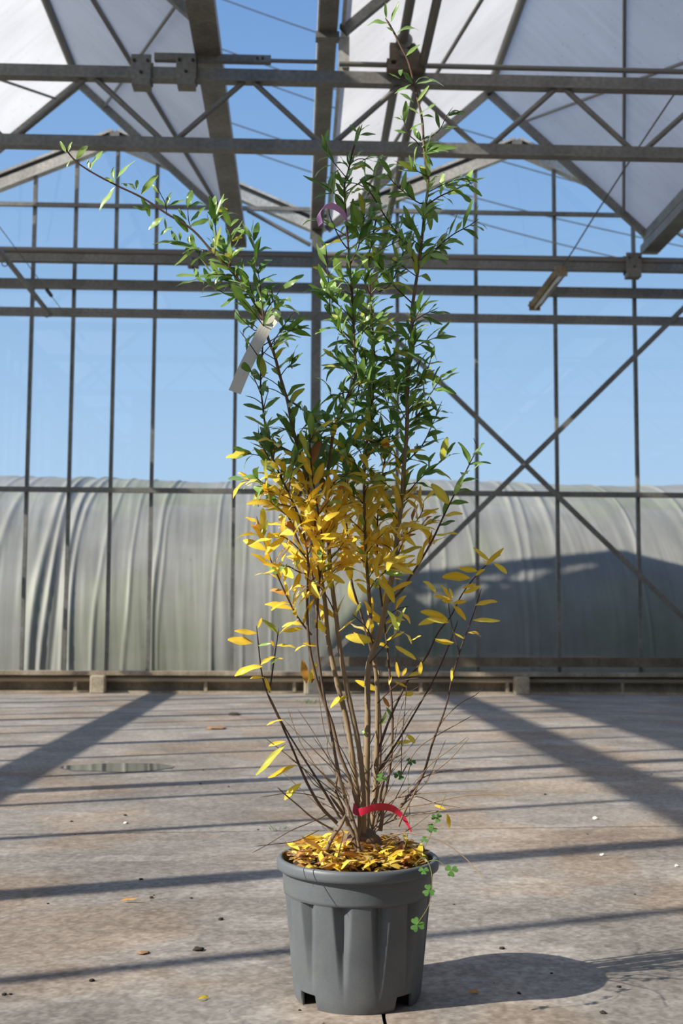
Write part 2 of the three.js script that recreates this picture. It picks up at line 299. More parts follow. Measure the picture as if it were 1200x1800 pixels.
// ---------------------------------------------------------------- folding film roofs
const roofSays = ['white film roof folded steep over the bay of the twin carriages', 'white film roof folded steep over the bay of the crossed braces', 'white film roof folded steep one bay beyond the crossed braces', 'white film roof folded steep two bays beyond the crossed braces, added out of view to block sky light', 'white film roof folded steep over the outermost bay, added out of view to block sky light'];
for (let b = 0; b < 5; b++) {  // the last two bays lie out of view, added to block sky light
  const x0 = LEFT + b * BAY, r = thing('folding_roof', roofSays[b], 'roof', [x0, 0, 0]);
  const eL = [0.106, 4.755], ri = [1.775, 6.262], eR = [3.423, 4.745], end = b ? FRONT : T1 + 4.1, zs = b ? [T2, T1, T1 + 4.1, T1 + 8.2] : [T2, T1, T1 + 4.1];
  const sheet = (p, q) => {
    const g = new THREE.PlaneGeometry(1, 1, 12, 60), pos = g.attributes.position, uv = g.attributes.uv, L = Math.hypot(q[0] - p[0], q[1] - p[1]);
    for (let i = 0; i < pos.count; i++) {
      const u = pos.getX(i) + 0.5, v = pos.getY(i) + 0.5, z = lerp(T2, end, v), f = ((z - T2) / 4.1) % 1, sag = -0.02 * Math.sin(Math.PI * f) * Math.sin(Math.PI * u) + 0.012 * (fbm(u * 3, z * 0.8 + 50, 512, 3, 111 + b) - 0.5);
      const nx = -(q[1] - p[1]) / L, ny = (q[0] - p[0]) / L;
      pos.setXYZ(i, lerp(p[0], q[0], u) + nx * sag, lerp(p[1], q[1], u) + ny * sag, z); uv.setXY(i, u * L / 2.4, z / 2.4);
    }
    g.computeVertexNormals(); return g;
  };
  mesh('film_panel', sheet(eL, ri), M.film, r); mesh('film_panel', sheet(ri, eR), M.film, r);
  mesh('ridge_bar', rod(V(ri[0], ri[1] - 0.04, T2), V(ri[0], ri[1] - 0.04, end), 0.04, 10), M.steel, r);
  for (const z of zs) for (const e of [eL, eR]) mesh('rafter', bar(V(e[0], e[1] - 0.035, z), V(ri[0], ri[1] - 0.055, z), 0.06, 0.075), M.steel, r);
  mesh('edge_strip', box(eL[0] - 0.012, eL[0] + 0.012, eL[1] - 0.012, eL[1] + 0.01, T2, end), M.aluminium, r);
  mesh('edge_strip', box(eR[0] - 0.04, eR[0] + 0.03, eR[1] - 0.09, eR[1] + 0.01, T2 - 0.03, end), M.steel, r);
  mesh('edge_beam', box(3.34, 3.515, 4.51, 4.6, T2, end), M.steel, r);
  const on = (s, x) => s < 0 ? eL[1] + (x - eL[0]) * (ri[1] - eL[1]) / (ri[0] - eL[0]) - 0.05 : eR[1] + (x - eR[0]) * (ri[1] - eR[1]) / (ri[0] - eR[0]) - 0.05;
  const brace = (s, xa, za, xb, zb, rad) => mesh('brace', rod(V(xa, on(s, xa), za), V(xb, on(s, xb), zb), rad), M.steel, r);
  if (b === 0) { brace(1, 2.0, -7.9, 3.3, T2 - 0.0, 0.022); brace(1, 3.2, -7.75, 2.04, T2, 0.014); brace(-1, 0.9, -9.6, 1.56, -11.75, 0.014); brace(-1, 0.7, -10.2, 1.08, T2, 0.016); }
  if (b === 1) { brace(-1, 1.65, -8.1, 0.42, -11.75, 0.018); brace(1, 2.25, -8.4, 3.16, -11.75, 0.016); brace(1, 3.1, -8.2, 2.15, -11.7, 0.015); }
}

// ---------------------------------------------------------------- braces, lamp, lines
{
  const flat = (a, b, label) => tag(mesh('cross_brace', bar(a, b, 0.012, 0.052, V(0, 0, 1).cross(b.clone().sub(a)).normalize()), M.steel), label, 'brace');
  flat(V(GX + 0.05, 4.3, T2 + 0.06), V(4.36, 0.3, T2 + 0.06), 'flat steel brace falling away from the top of the central post');
  flat(V(GX + 0.05, 0.27, T2 + 0.075), V(4.36, 4.35, T2 + 0.075), 'flat steel brace rising away from the foot of the central post');
  mesh('brace_bolt', rod(V(2.27, 2.3, T2 + 0.05), V(2.27, 2.3, T2 + 0.095), 0.014), M.aluminium, scene.getObjectByName('cross_brace'));
  const lamp = thing('batten_lamp', 'old beige batten lamp with bare tube, unlit, hanging before the gable glass', 'lamp', [2.375, 3.89, -11]);
  M.lampBody = std({ color: lin(0.62, 0.54, 0.38), map: rust, roughness: 0.6 }); M.tube = std({ color: lin(0.6, 0.56, 0.46), roughness: 0.3 });
  mesh('housing', metreUV(new RoundedBoxGeometry(0.075, 0.05, 1.2, 2, 0.01)).translate(0, 0.02, 0), M.lampBody, lamp);
  for (const s of [-1, 1]) { mesh('reflector', bar(V(s * 0.05, -0.005, -0.6), V(s * 0.05, -0.005, 0.6), 0.05, 0.004, V(-s * 0.6, 1, 0)), M.lampBody, lamp); mesh('end_cap', box(-0.055, 0.055, -0.04, 0.05, s * 0.6 - 0.012, s * 0.6 + 0.012), M.lampBody, lamp); }
  mesh('bare_tube', rod(V(0, -0.025, -0.57), V(0, -0.025, 0.57), 0.014, 12), M.tube, lamp);
  M.cable = std({ color: lin(0.12, 0.115, 0.11), roughness: 0.7 });
  tag(mesh('lamp_cable', tube([V(2.614, 4.42, -7.7), V(2.536, 4.27, -8.6), V(2.457, 4.1, -9.5), V(2.405, 3.97, -10.3), V(2.375, 3.93, -10.42)], 0.007, 30), M.cable), 'thin dark cable sagging from the lattice girder to the batten lamp', 'cable');
  const hp = thing('hanging_pipe', 'thin pipe with small hooks hanging over the narrow panes', 'pipe', [-2.49, 3.79, -9]);
  mesh('run', rod(V(-0.01, 0.02, 4), V(0.01, -0.03, -2.72), 0.024), M.steel, hp);
  for (const z of [-0.9, -2.0, -2.6]) mesh('hook', new THREE.TorusGeometry(0.025, 0.005, 6, 12).translate(0, -0.06, z), M.steel, hp);
  const tw = thing('guide_wire', 'thin wire with a dark tensioner strung beside the hanging pipe', 'wire', [-2.4, 3.86, -9]);
  mesh('strand', rod(V(-0.02, 0.03, 4), V(0.02, -0.03, -2.75), 0.0035), M.cable, tw); mesh('tensioner', rod(V(0.01, -0.015, -2.1), V(0.012, -0.018, -2.3), 0.018), M.black, tw);
  const lineSays = ['topmost of the overhead power lines crossing the sky beyond the greenhouse', 'second overhead power line below the topmost beyond the greenhouse', 'middle one of the five overhead power lines beyond the greenhouse', 'overhead power line just above the lowest one beyond the greenhouse', 'lowest of the overhead power lines beyond the greenhouse']; let line = 0;
  for (const [x0, y0, x1, y1] of [[-2.67, 22.46, 0.57, 21.3], [-2.56, 20.59, -0.72, 19.93], [-1.21, 19.44, 0.54, 18.82], [-2.23, 17.93, -0.6, 17.39], [-1.82, 17, 0.2, 16.32]]) {
    const k = (y1 - y0) / (x1 - x0), p = (x) => V(x, y0 + k * (x - x0) + 0.0045 * (x - x0) * (x - x0), -40);
    tag(mesh('power_line', tube([-40, -20, -8, -2, 4, 10, 20, 34, 50].map(p), 0.022, 60), M.cable), lineSays[line++], 'power line', 'overhead power lines');
  }
}

// ---------------------------------------------------------------- plastic tunnel outside
{
  const t = thing('plastic_tunnel', 'long grey plastic film tunnel outside behind the gable glass', 'tunnel', [0, -0.15, -17.6]);
  const folds = [[-3.75, 0.05, 0.03], [-3.5, 0.06, 0.04], [-3.02, 0.13, 0.05], [-2.9, 0.1, 0.03], [-2.8, -0.06, 0.03], [-2.7, 0.09, 0.03], [-2.6, 0.07, 0.025], [-2.3, 0.05, 0.025], [-1.98, 0.05, 0.022], [-1.66, 0.085, 0.03], [-1.58, 0.04, 0.02], [-0.97, 0.05, 0.02], [-0.62, 0.035, 0.02], [-0.3, 0.04, 0.02], [1.55, 0.05, 0.022], [1.78, 0.05, 0.02], [2.1, 0.05, 0.02], [2.72, 0.08, 0.03], [2.83, 0.06, 0.025], [3.1, 0.08, 0.04], [4.12, 0.06, 0.02], [4.95, 0.06, 0.025], [6.2, 0.08, 0.03], [-4.5, 0.08, 0.03], [-5.6, 0.08, 0.03]];
  const xs = []; for (let x = -13; x < -5; x += 0.2) xs.push(x); for (let x = -5; x < 6.5; x += 0.014) xs.push(x); for (let x = 6.5; x <= 15; x += 0.2) xs.push(x);
  const nx = xs.length - 1, na = 44, pos = [], uv = [], idx = [];
  for (let j = 0; j <= na; j++) for (let i = 0; i <= nx; i++) {
    const a = j / na * Math.PI, x = xs[i], up = Math.sin(a), ca = Math.cos(a);
    let d = 0.05 * (fbm(x * 0.8 + 30, a * 1.5 + 9, 999, 3, 131) - 0.5) + 0.02 * (fbm(x * 9 + 60 + a * 2, a * 1.4 + 9, 999, 3, 137) - 0.5);
    for (const [fx, amp, wd] of folds) { const e = (x - fx - 0.12 * (fbm(a * 1.6 + fx * 3 + 40, 5, 999, 2, 139) - 0.5)) / wd; if (Math.abs(e) < 4) d += 0.3 * amp * Math.exp(-e * e) * (0.3 + 0.9 * fbm(a * 3 + 11, fx + 40, 999, 2, 141)); }
    const ry = 2.9 + d + 0.03 * Math.sin(x * 1.1), rz = 3.95 + d;
    pos.push(x, ry * Math.pow(up, 0.82), rz * Math.sign(ca) * Math.pow(Math.abs(ca), 0.9)); uv.push(x / 3, a * 3.4 / 3);
  }
  for (let j = 0; j < na; j++) for (let i = 0; i < nx; i++) { const p = j * (nx + 1) + i; idx.push(p, p + 1, p + nx + 1, p + 1, p + nx + 2, p + nx + 1); }
  const g = new THREE.BufferGeometry(); g.setAttribute('position', new THREE.Float32BufferAttribute(pos, 3)); g.setAttribute('uv', new THREE.Float32BufferAttribute(uv, 2)); g.setIndex(idx); g.computeVertexNormals();
  const tm = texture(1024, (u, v) => {
    const a = fbm(u * 5, v * 5, 5, 5, 151), s = fbm(u * 60, v * 4, 60, 3, 157), g2 = smooth(0.45, 0.7, fbm(u * 4, v * 3, 4, 4, 163)) * 22, d = vnoise(u * 110, v * 110, 110, 167) > 0.975 ? 30 : 0, k = 136 + 32 * (a - 0.5) + 12 * (s - 0.5) - d;
    return [k - g2 * 0.12, k, k - 5 - g2 * 0.45];
  });
  M.tunnel = std({ map: tm, roughness: 0.6, side: THREE.DoubleSide });
  mesh('film_cover', g, M.tunnel, t);
}

// ---------------------------------------------------------------- pot
const POT = V(0.127, 0, -2.4);
{
  const potTex = texture(512, (u, v) => { const a = fbm(u * 6, v * 6, 6, 5, 201), b = vnoise(u * 200, v * 200, 200, 207), d = smooth(0.6, 0.75, fbm(u * 10, v * 10, 10, 4, 211)), k = 214 + 34 * (a - 0.5) + 14 * (b - 0.5); return [k + 6 * d, k + 4 * d, k - 2 * d]; });
  M.pot = std({ color: lin(0.178, 0.196, 0.21), map: potTex, roughness: 0.48 });
  const pot = thing('plant_pot', 'grey plastic nursery pot with fluted sides standing on the concrete', 'pot', POT.toArray());
  const N = 360, FL = 12, notch = [-0.9, 0.74, -2.3, 2.3], cutAt = (th) => notch.some((n) => Math.abs(Math.atan2(Math.sin(th - n), Math.cos(th - n))) < 0.17);
  const flute = (th, y) => { let f = (th / (2 * Math.PI) * FL) % 1; if (f < 0) f += 1; return Math.max(0, 1 - Math.abs(f - 0.5) / lerp(0.06, 0.25, y / 0.2)); };
  const ring = (rows, inward) => {                                  // rows: functions of angle giving [radius, height]
    const pos = [], idx = [], uv = [];
    rows.forEach((f, j) => { for (let i = 0; i <= N; i++) { const th = i / N * 2 * Math.PI - Math.PI, [r, y] = f(th); pos.push(r * Math.sin(th), y, r * Math.cos(th)); uv.push(i / N * 3, y * 3.2); } });
    for (let j = 0; j < rows.length - 1; j++) for (let i = 0; i < N; i++) { const p = j * (N + 1) + i, q = p + N + 1; inward ? idx.push(p, q, p + 1, p + 1, q, q + 1) : idx.push(p, p + 1, q, p + 1, q + 1, q); }
    const g = new THREE.BufferGeometry(); g.setAttribute('position', new THREE.Float32BufferAttribute(pos, 3)); g.setAttribute('uv', new THREE.Float32BufferAttribute(uv, 2)); g.setIndex(idx); g.computeVertexNormals(); return g;
  };
  const rAt = (y) => lerp(0.124, 0.1445, y / 0.206), H = [0, 0.012, 0.024, 0.04, 0.06, 0.09, 0.12, 0.15, 0.18, 0.197, 0.2];
  const rows = H.map((y, j) => (th) => { const foot = cutAt(th) && y < 0.03, yy = foot ? 0.027 + y * 0.05 : y; return [rAt(yy) - (foot ? 0.0 : 0) - 0.0155 * flute(th, yy) * smooth(0.02, 0.19, yy) - (j === 0 ? 0.003 : 0), yy]; });
  const inner = H.map((y) => (th) => { const foot = cutAt(th) && y < 0.03, yy = foot ? 0.027 + y * 0.05 : y; return [rAt(yy) - 0.0035 - 0.0155 * flute(th, yy) * smooth(0.02, 0.19, yy) - (y === 0 ? 0.003 : 0), yy]; });
  mesh('body', merge([ring(rows), ring(inner, true), ring([inner[0], rows[0]])]), M.pot, pot);
  const prof = (list) => new THREE.LatheGeometry(list.map(([r, y]) => new THREE.Vector2(r, y)), 160);
  mesh('collar', prof([[0.128, 0.199], [0.1435, 0.1995], [0.1462, 0.2015], [0.147, 0.206], [0.1495, 0.246], [0.1495, 0.25]]), M.pot, pot);
  mesh('rim', prof([[0.1495, 0.2455], [0.156, 0.2445], [0.1595, 0.247], [0.1605, 0.252], [0.1605, 0.26], [0.159, 0.2655], [0.1555, 0.268], [0.151, 0.2675], [0.1475, 0.264], [0.1465, 0.255], [0.145, 0.2]]), M.pot, pot);
  mesh('bottom', new THREE.CylinderGeometry(0.119, 0.119, 0.004, 60).translate(0, 0.03, 0), M.pot, pot);
  const earth = std({ color: lin(0.05, 0.033, 0.02), roughness: 1 });
  const g = new THREE.CircleGeometry(0.146, 48, 0, Math.PI * 2).rotateX(-Math.PI / 2), sg = mergeVertices(new THREE.RingGeometry(0.001, 0.146, 60, 8).rotateX(-Math.PI / 2)), p = sg.attributes.position;
  for (let i = 0; i < p.count; i++) { const r = Math.hypot(p.getX(i), p.getZ(i)) / 0.146; p.setY(i, 0.246 + 0.018 * (1 - r * r) + 0.012 * (fbm(p.getX(i) * 40 + 20, p.getZ(i) * 40 + 20, 999, 3, 221) - 0.5)); }
  sg.computeVertexNormals();
  tag(mesh('potting_soil', sg, earth), 'dark potting soil hidden under the fallen leaves in the pot', 'soil', null, 'stuff').position.copy(POT);
}

// ---------------------------------------------------------------- leaves
const leafShapes = [];
function leafShape(curl, fold, wave, width, s) {                    // along z from 0 to 1, upper face towards y
  const n = 8, pos = [], col = [], idx = [];
  for (let i = 0; i <= n; i++) {
    const t = i / n, k = t < 0.1 ? 0.1 : Math.pow(Math.sin(Math.PI * Math.pow((t - 0.05) / 0.95, 0.9)), 0.6) + (i === n ? 0.22 : 0), w = Math.max(0.008, width * k), mid = -curl * t * t, z = t - 0.35 * curl * t * t * t;
    const wv = wave * Math.sin(t * 9 + s), wv2 = wave * Math.sin(t * 8 + s * 2.3 + 2);
    pos.push(-w * Math.cos(fold), mid + w * Math.sin(fold) + wv * k, z, 0, mid, z, w * Math.cos(fold), mid + w * Math.sin(fold) + wv2 * k, z);
    const e = 0.86 + 0.16 * hash(i, s * 7 | 0, 5); col.push(e, e, e, 1.12, 1.1, 1.05, e * 0.97, e * 0.97, e * 0.97);
    if (i) { const a = (i - 1) * 3, b = i * 3; idx.push(a, b, a + 1, a + 1, b, b + 1, a + 1, b + 1, a + 2, a + 2, b + 1, b + 2); }
  }
  const g = new THREE.BufferGeometry(); g.setAttribute('position', new THREE.Float32BufferAttribute(pos, 3)); g.setAttribute('color', new THREE.Float32BufferAttribute(col, 3)); g.setIndex(idx); g.computeVertexNormals(); return g;
}
for (let i = 0; i < 8; i++) leafShapes.push(leafShape([0.1, 0.25, 0.42, -0.1, 0.18, 0.5, 0.32, 0.05][i], [0.2, 0.35, 0.15, 0.4, 0.1, 0.3, 0.45, 0.2][i], [0.02, 0.03, 0.045, 0.025, 0.05, 0.03, 0.04, 0.035][i], [0.142, 0.12, 0.155, 0.115, 0.155, 0.13, 0.145, 0.125][i], i + 1));
const leafColours = {
  g: [[0.125, 0.25, 0.03], [0.155, 0.3, 0.04], [0.1, 0.215, 0.03], [0.18, 0.33, 0.045]],
  l: [[0.3, 0.46, 0.08], [0.36, 0.52, 0.13], [0.25, 0.42, 0.07]],
  yl: [[0.55, 0.54, 0.05], [0.42, 0.48, 0.06]],
  y: [[0.92, 0.66, 0.035], [0.9, 0.59, 0.03], [0.93, 0.73, 0.07]],
  o: [[0.62, 0.3, 0.035], [0.42, 0.17, 0.03]],
};
const leafMats = {};
for (const k in leafColours) leafMats[k] = leafColours[k].map((c) => phys({ color: lin(...c), vertexColors: true, roughness: 1, clearcoat: k === 'g' || k === 'l' ? 0.8 : 0.3, clearcoatRoughness: 0.28, transmission: 0.34, thickness: 0, side: THREE.DoubleSide }));
const foliageMat = phys({ color: lin(1, 1, 1), vertexColors: true, roughness: 1, clearcoat: 0.6, clearcoatRoughness: 0.28, transmission: 0.34, thickness: 0, side: THREE.DoubleSide });
const pick = (a) => Math.floor(rnd() * a.length);
function leafMatrix(p, dir, up, len) {
  const z = dir.clone().normalize(), x = up.clone().cross(z); if (x.lengthSq() < 1e-5) x.set(1, 0, 0); x.normalize(); const y = z.clone().cross(x);
  return new THREE.Matrix4().makeBasis(x, y, z).scale(V(len, len, len)).setPosition(p);
}

// ---------------------------------------------------------------- the shrub
const stems = [ // radius at foot and tip (mm), leafy from, leafy to, leaf density, then x, y, z of each joint in metres from the foot of the plant
  [8, 2.0, .3, 1, 1, [.013, .297, 0, .017, .338, -.002, .017, .427, -.004, .019, .525, -.006, .022, .648, -.008, .04, .693, -.01, .057, .773, -.012, .07, .829, -.015, .079, .905, -.017, .088, .971, -.019, .093, 1.043, -.021, .1, 1.134, -.023, .102, 1.234, -.025, .11, 1.325, -.027, .112, 1.389, -.029, .119, 1.438, -.031, .127, 1.492, -.033, .134, 1.551, -.035, .14, 1.605, -.037, .147, 1.668, -.039, .141, 1.705, -.041, .137, 1.766, -.043, .134, 1.808, -.045, .128, 1.839, -.048, .118, 1.884, -.05, .105, 1.938, -.052, .09, 1.97, -.054, .079, 1.995, -.056, .066, 2.021, -.058, .056, 2.038, -.06]],
  [7, 1.6, .22, .97, 1, [.005, .3, .02, .003, .342, .021, -.006, .412, .023, -.023, .528, .024, -.044, .61, .026, -.062, .693, .027, -.069, .767, .029, -.08, .836, .03, -.092, .927, .031, -.106, 1.007, .033, -.122, 1.067, .034, -.138, 1.124, .036, -.148, 1.176, .037, -.156, 1.2, .039, -.166, 1.234, .04, -.175, 1.268, .041, -.187, 1.297, .043, -.199, 1.339, .044, -.205, 1.352, .046, -.225, 1.387, .047, -.26, 1.433, .049, -.298, 1.471, .05, -.345, 1.522, .051, -.396, 1.553, .053, -.446, 1.585, .054, -.5, 1.61, .056, -.553, 1.638, .057, -.581, 1.657, .059, -.605, 1.686, .06]],
  [7, 1.6, .3, 1, 1.05, [.009, .302, .03, .009, .344, .03, .006, .432, .029, -.004, .504, .029, -.022, .587, .028, -.037, .666, .028, -.047, .743, .028, -.058, .827, .027, -.063, .901, .027, -.066, 1.017, .026, -.059, 1.075, .026, -.053, 1.12, .025, -.038, 1.159, .025, -.017, 1.207, .025, -.009, 1.233, .024, -.012, 1.286, .024, -.016, 1.381, .023, -.022, 1.453, .023, -.028, 1.529, .022, -.033, 1.601, .022, -.034, 1.632, .022, -.026, 1.664, .021, -.016, 1.71, .021, -.004, 1.743, .02, .002, 1.763, .02]],
  [6.5, 1.5, .28, 1, 1.05, [.021, .293, -.02, .032, .346, -.022, .038, .448, -.024, .039, .598, -.026, .03, .688, -.028, .022, .792, -.029, .015, .886, -.031, .012, .992, -.033, .014, 1.075, -.035, .026, 1.156, -.037, .032, 1.256, -.039, .032, 1.302, -.041, .027, 1.375, -.043, .021, 1.457, -.044, .02, 1.491, -.046, .026, 1.532, -.048, .039, 1.595, -.05]],
  [4.5, 1.4, .42, 1, 1, [-.001, .313, .04, .001, .346, .043, -.019, .424, .045, -.039, .472, .048, -.054, .53, .05, -.079, .597, .052, -.096, .66, .055, -.103, .712, .058, -.105, .767, .06, -.104, .851, .062, -.121, .932, .065, -.145, .986, .068, -.178, 1.059, .07, -.186, 1.095, .072, -.191, 1.117, .075, -.196, 1.154, .077, -.201, 1.202, .08, -.199, 1.247, .083, -.197, 1.288, .085, -.196, 1.33, .087, -.2, 1.364, .09]],
  [4, 1.3, .35, 1, .9, [-.004, .316, .06, -.036, .414, .064, -.054, .502, .068, -.075, .612, .072, -.086, .7, .076, -.083, .789, .08, -.076, .878, .084, -.087, .956, .088, -.098, 1.023, .092, -.102, 1.09, .096, -.095, 1.129, .1]],
  [4, 1.3, .35, 1, .9, [.027, .296, -.05, .044, .398, -.057, .049, .501, -.064, .039, .628, -.071, .016, .722, -.078, -.011, .817, -.085, -.02, .913, -.092, -.025, 1.011, -.099, -.018, 1.097, -.106, -.011, 1.16, -.113, .016, 1.286, -.12]],
  [3.5, 1.3, .4, 1, .9, [.032, .298, -.04, .064, .411, -.047, .073, .513, -.053, .067, .629, -.06, .058, .722, -.067, .044, .841, -.073, .044, .961, -.08, .054, 1.046, -.087, .069, 1.121, -.093, .079, 1.198, -.1]],
  [4, 1.3, .5, 1, .9, [-.081, .733, .02, -.099, .836, .023, -.12, .881, .027, -.146, .949, .03, -.163, 1.006, .033, -.187, 1.063, .037, -.208, 1.097, .04]],
  [2.2, 1.0, .1, 1, 1, [-.096, .704, .05, -.123, .738, .06, -.141, .771, .07, -.157, .805, .08, -.178, .852, .09, -.195, .899, .1, -.205, .933, .11]],
  [3.6, 1.0, .9, 1, .4, [-.044, .34, .05, -.073, .37, .064, -.102, .419, .077, -.131, .486, .091, -.158, .546, .105, -.179, .591, .119, -.191, .634, .133, -.197, .685, .146, -.201, .722, .16]],
  [1.6, 1.0, .9, 1, .3, [-.176, .596, .12, -.167, .662, .135, -.159, .718, .15]],
  [2.6, 1.2, 2, 2, 0, [-.037, .349, .06, -.078, .419, .075, -.121, .486, .09, -.15, .535, .105, -.177, .591, .12]],
  [3.2, 1.0, .92, 1, .3, [.033, .442, -.02, .059, .518, -.029, .082, .568, -.038, .11, .621, -.047, .142, .657, -.056, .169, .709, -.064, .197, .744, -.073, .223, .791, -.082, .272, .849, -.091, .307, .874, -.1]],
  [3.2, 1.0, .95, 1, .2, [.069, .346, .03, .094, .385, .033, .123, .423, .035, .146, .495, .037, .171, .563, .04, .185, .626, .043, .2, .676, .045, .227, .75, .048, .242, .798, .05]],
  [1.3, 0.8, 2, 2, 0, [.198, .67, .045, .186, .712, .047, .178, .749, .048, .175, .78, .05]],
  [2.4, 1.0, 2, 2, 0, [.034, .414, -.03, .059, .453, -.035, .095, .508, -.04, .125, .557, -.045, .162, .621, -.05, .192, .688, -.055, .21, .735, -.06]],
  [3, 1.1, .25, 1, .75, [.058, .769, -.03, .084, .789, -.025, .108, .825, -.02, .133, .865, -.015, .152, .9, -.01, .173, .946, -.005, .192, .985, 0, .212, 1.026, .005, .229, 1.061, .01, .239, 1.086, .015, .232, 1.105, .02]],
  [2, 0.9, .1, 1, 1, [.128, 1.494, -.04, .151, 1.504, -.032, .178, 1.53, -.024, .201, 1.546, -.016, .228, 1.559, -.008, .249, 1.572, 0]],
  [1.8, 0.9, .2, 1, 1, [.142, 1.615, -.05, .171, 1.64, -.062, .197, 1.657, -.075, .228, 1.675, -.087, .251, 1.687, -.1]],
  [1.8, 0.9, .1, 1, 1, [.111, 1.516, -.05, .096, 1.528, -.043, .074, 1.559, -.036, .054, 1.584, -.029, .04, 1.604, -.021, .021, 1.63, -.014, 0, 1.643, -.007, -.024, 1.646, 0]],
  [1.7, 0.9, .2, 1, 1, [.139, 1.622, -.05, .128, 1.619, -.043, .099, 1.637, -.035, .074, 1.655, -.028, .057, 1.674, -.02]],
  [1.4, 0.8, 2, 2, 0, [.135, 1.763, -.05, .156, 1.774, -.06, .176, 1.795, -.07, .191, 1.828, -.08, .207, 1.854, -.09]],
  [1.4, 0.8, 2, 2, 0, [.129, 1.749, -.05, .121, 1.757, -.045, .104, 1.77, -.04, .094, 1.796, -.035, .087, 1.806, -.03]],
  [1.3, 0.7, 2, 2, 0, [.118, 1.884, -.05, .102, 1.885, -.043, .088, 1.89, -.037, .07, 1.893, -.03]],
  [1.6, 0.9, .3, 1, .9, [-.018, 1.308, .02, -.039, 1.324, .027, -.059, 1.349, .033, -.064, 1.388, .04, -.067, 1.421, .047, -.07, 1.458, .053, -.073, 1.492, .06]],
  [1.6, 0.9, .2, 1, 1, [.115, 1.398, -.04, .095, 1.414, -.032, .074, 1.432, -.024, .061, 1.449, -.016, .041, 1.471, -.008, .032, 1.495, 0]],
  [1.6, 0.9, .2, 1, 1, [.044, 1.427, -.05, .067, 1.448, -.068, .087, 1.491, -.085, .099, 1.535, -.102, .098, 1.579, -.12]],
  [1.6, 0.9, .2, 1, 1, [-.025, 1.494, .02, -.043, 1.512, .035, -.055, 1.531, .05, -.065, 1.549, .065, -.069, 1.568, .08]],
  [1.6, 0.9, .2, 1, 1, [-.023, 1.464, .02, -.006, 1.498, .007, .002, 1.538, -.005, .009, 1.58, -.018, .012, 1.621, -.03]],
  [1.2, 0.7, 2, 2, 0, [-.395, 1.551, .06, -.398, 1.571, .063, -.406, 1.586, .067, -.413, 1.6, .07]],
  [1.2, 0.7, 2, 2, 0, [-.344, 1.519, .06, -.351, 1.537, .05, -.354, 1.559, .04, -.358, 1.584, .03]],
  [1.3, 0.7, .1, 1, .8, [-.297, 1.468, .06, -.295, 1.506, .05, -.299, 1.542, .04, -.297, 1.575, .03]],
  [1.3, 0.7, .1, 1, .7, [-.268, 1.439, .06, -.263, 1.485, .07, -.265, 1.502, .08, -.264, 1.519, .09]],
  [1.4, 0.7, .2, 1, .6, [-.198, 1.337, .06, -.203, 1.383, .064, -.205, 1.408, .068, -.213, 1.447, .072, -.217, 1.484, .076, -.223, 1.506, .08]],
  [1.3, 0.7, .2, 1, .5, [-.224, 1.386, .06, -.247, 1.386, .052, -.267, 1.389, .044, -.291, 1.401, .036, -.315, 1.418, .028, -.339, 1.434, .02]],
  [1.3, 0.7, .2, 1, .7, [-.198, 1.319, .06, -.211, 1.309, .07, -.219, 1.311, .08, -.241, 1.329, .09, -.256, 1.345, .1]],
  [1.2, 0.7, .1, 1, .8, [-.297, 1.468, .06, -.31, 1.477, .05, -.336, 1.486, .04, -.36, 1.496, .03, -.384, 1.509, .02]],
  [1.8, 0.9, .1, 1, 1, [.096, 1.06, -.05, .117, 1.08, -.062, .137, 1.103, -.075, .158, 1.145, -.087, .177, 1.187, -.1]],
  [1.6, 0.9, .1, 1, 1, [.102, 1.145, -.05, .124, 1.162, -.033, .143, 1.193, -.015, .156, 1.214, .003, .17, 1.234, .02]],
  [1.6, 0.9, .1, 1, 1, [.105, 1.211, -.05, .124, 1.223, -.023, .139, 1.249, .003, .145, 1.269, .03]],
  [1.6, 0.9, .1, 1, 1, [.105, 1.211, -.05, .086, 1.242, -.07, .075, 1.28, -.09, .07, 1.316, -.11]],
  [1.6, 0.9, .1, 1, 1, [-.015, 1.196, .02, -.036, 1.192, .04, -.051, 1.176, .06, -.065, 1.184, .08]],
  [1.6, 0.9, .1, 1, 1, [-.148, 1.174, .05, -.125, 1.157, .067, -.102, 1.137, .083, -.085, 1.117, .1]],
  [1.6, 0.9, .1, 1, 1, [-.106, 1.013, -.02, -.089, 1.057, .003, -.084, 1.089, .027, -.089, 1.12, .05]],
  [1.6, 0.9, .1, 1, .9, [.09, .981, -.03, .112, 1.009, -.022, .134, 1.032, -.015, .163, 1.055, -.007, .18, 1.072, 0]],
  [1.6, 0.9, .2, 1, .9, [.071, .839, -.03, .09, .887, -.043, .111, .923, -.055, .136, .961, -.068, .141, .986, -.08]],
  [1.6, 0.9, .2, 1, 1, [-.062, .906, 0, -.083, .932, .033, -.101, .958, .067, -.118, .966, .1]],
  [1.6, 0.9, .3, 1, 1, [-.104, .851, .05, -.128, .878, .077, -.15, .893, .103, -.166, .896, .13]],
  [1.6, 0.9, .3, 1, 1, [-.099, .824, .03, -.122, .828, .06, -.144, .838, .09, -.161, .831, .12]],
  [1.6, 0.9, .2, 1, 1, [-.145, .99, .03, -.174, .993, .053, -.196, 1.003, .077, -.209, 1.012, .1]],
  [1.5, 0.9, .3, 1, 1, [-.047, .743, .02, -.065, .778, .053, -.083, .8, .087, -.1, .81, .12]],
  [1.5, 0.9, .3, 1, 1, [.021, .792, -.02, .033, .814, .02, .048, .829, .06, .061, .85, .1]],
  [1.5, 0.9, .3, 1, .8, [.042, .711, -.04, .062, .74, -.06, .087, .758, -.08, .113, .764, -.1]],
  [1.5, 0.9, .3, 1, .8, [.03, .688, -.02, .016, .717, .013, -.003, .734, .047, -.016, .745, .08]],
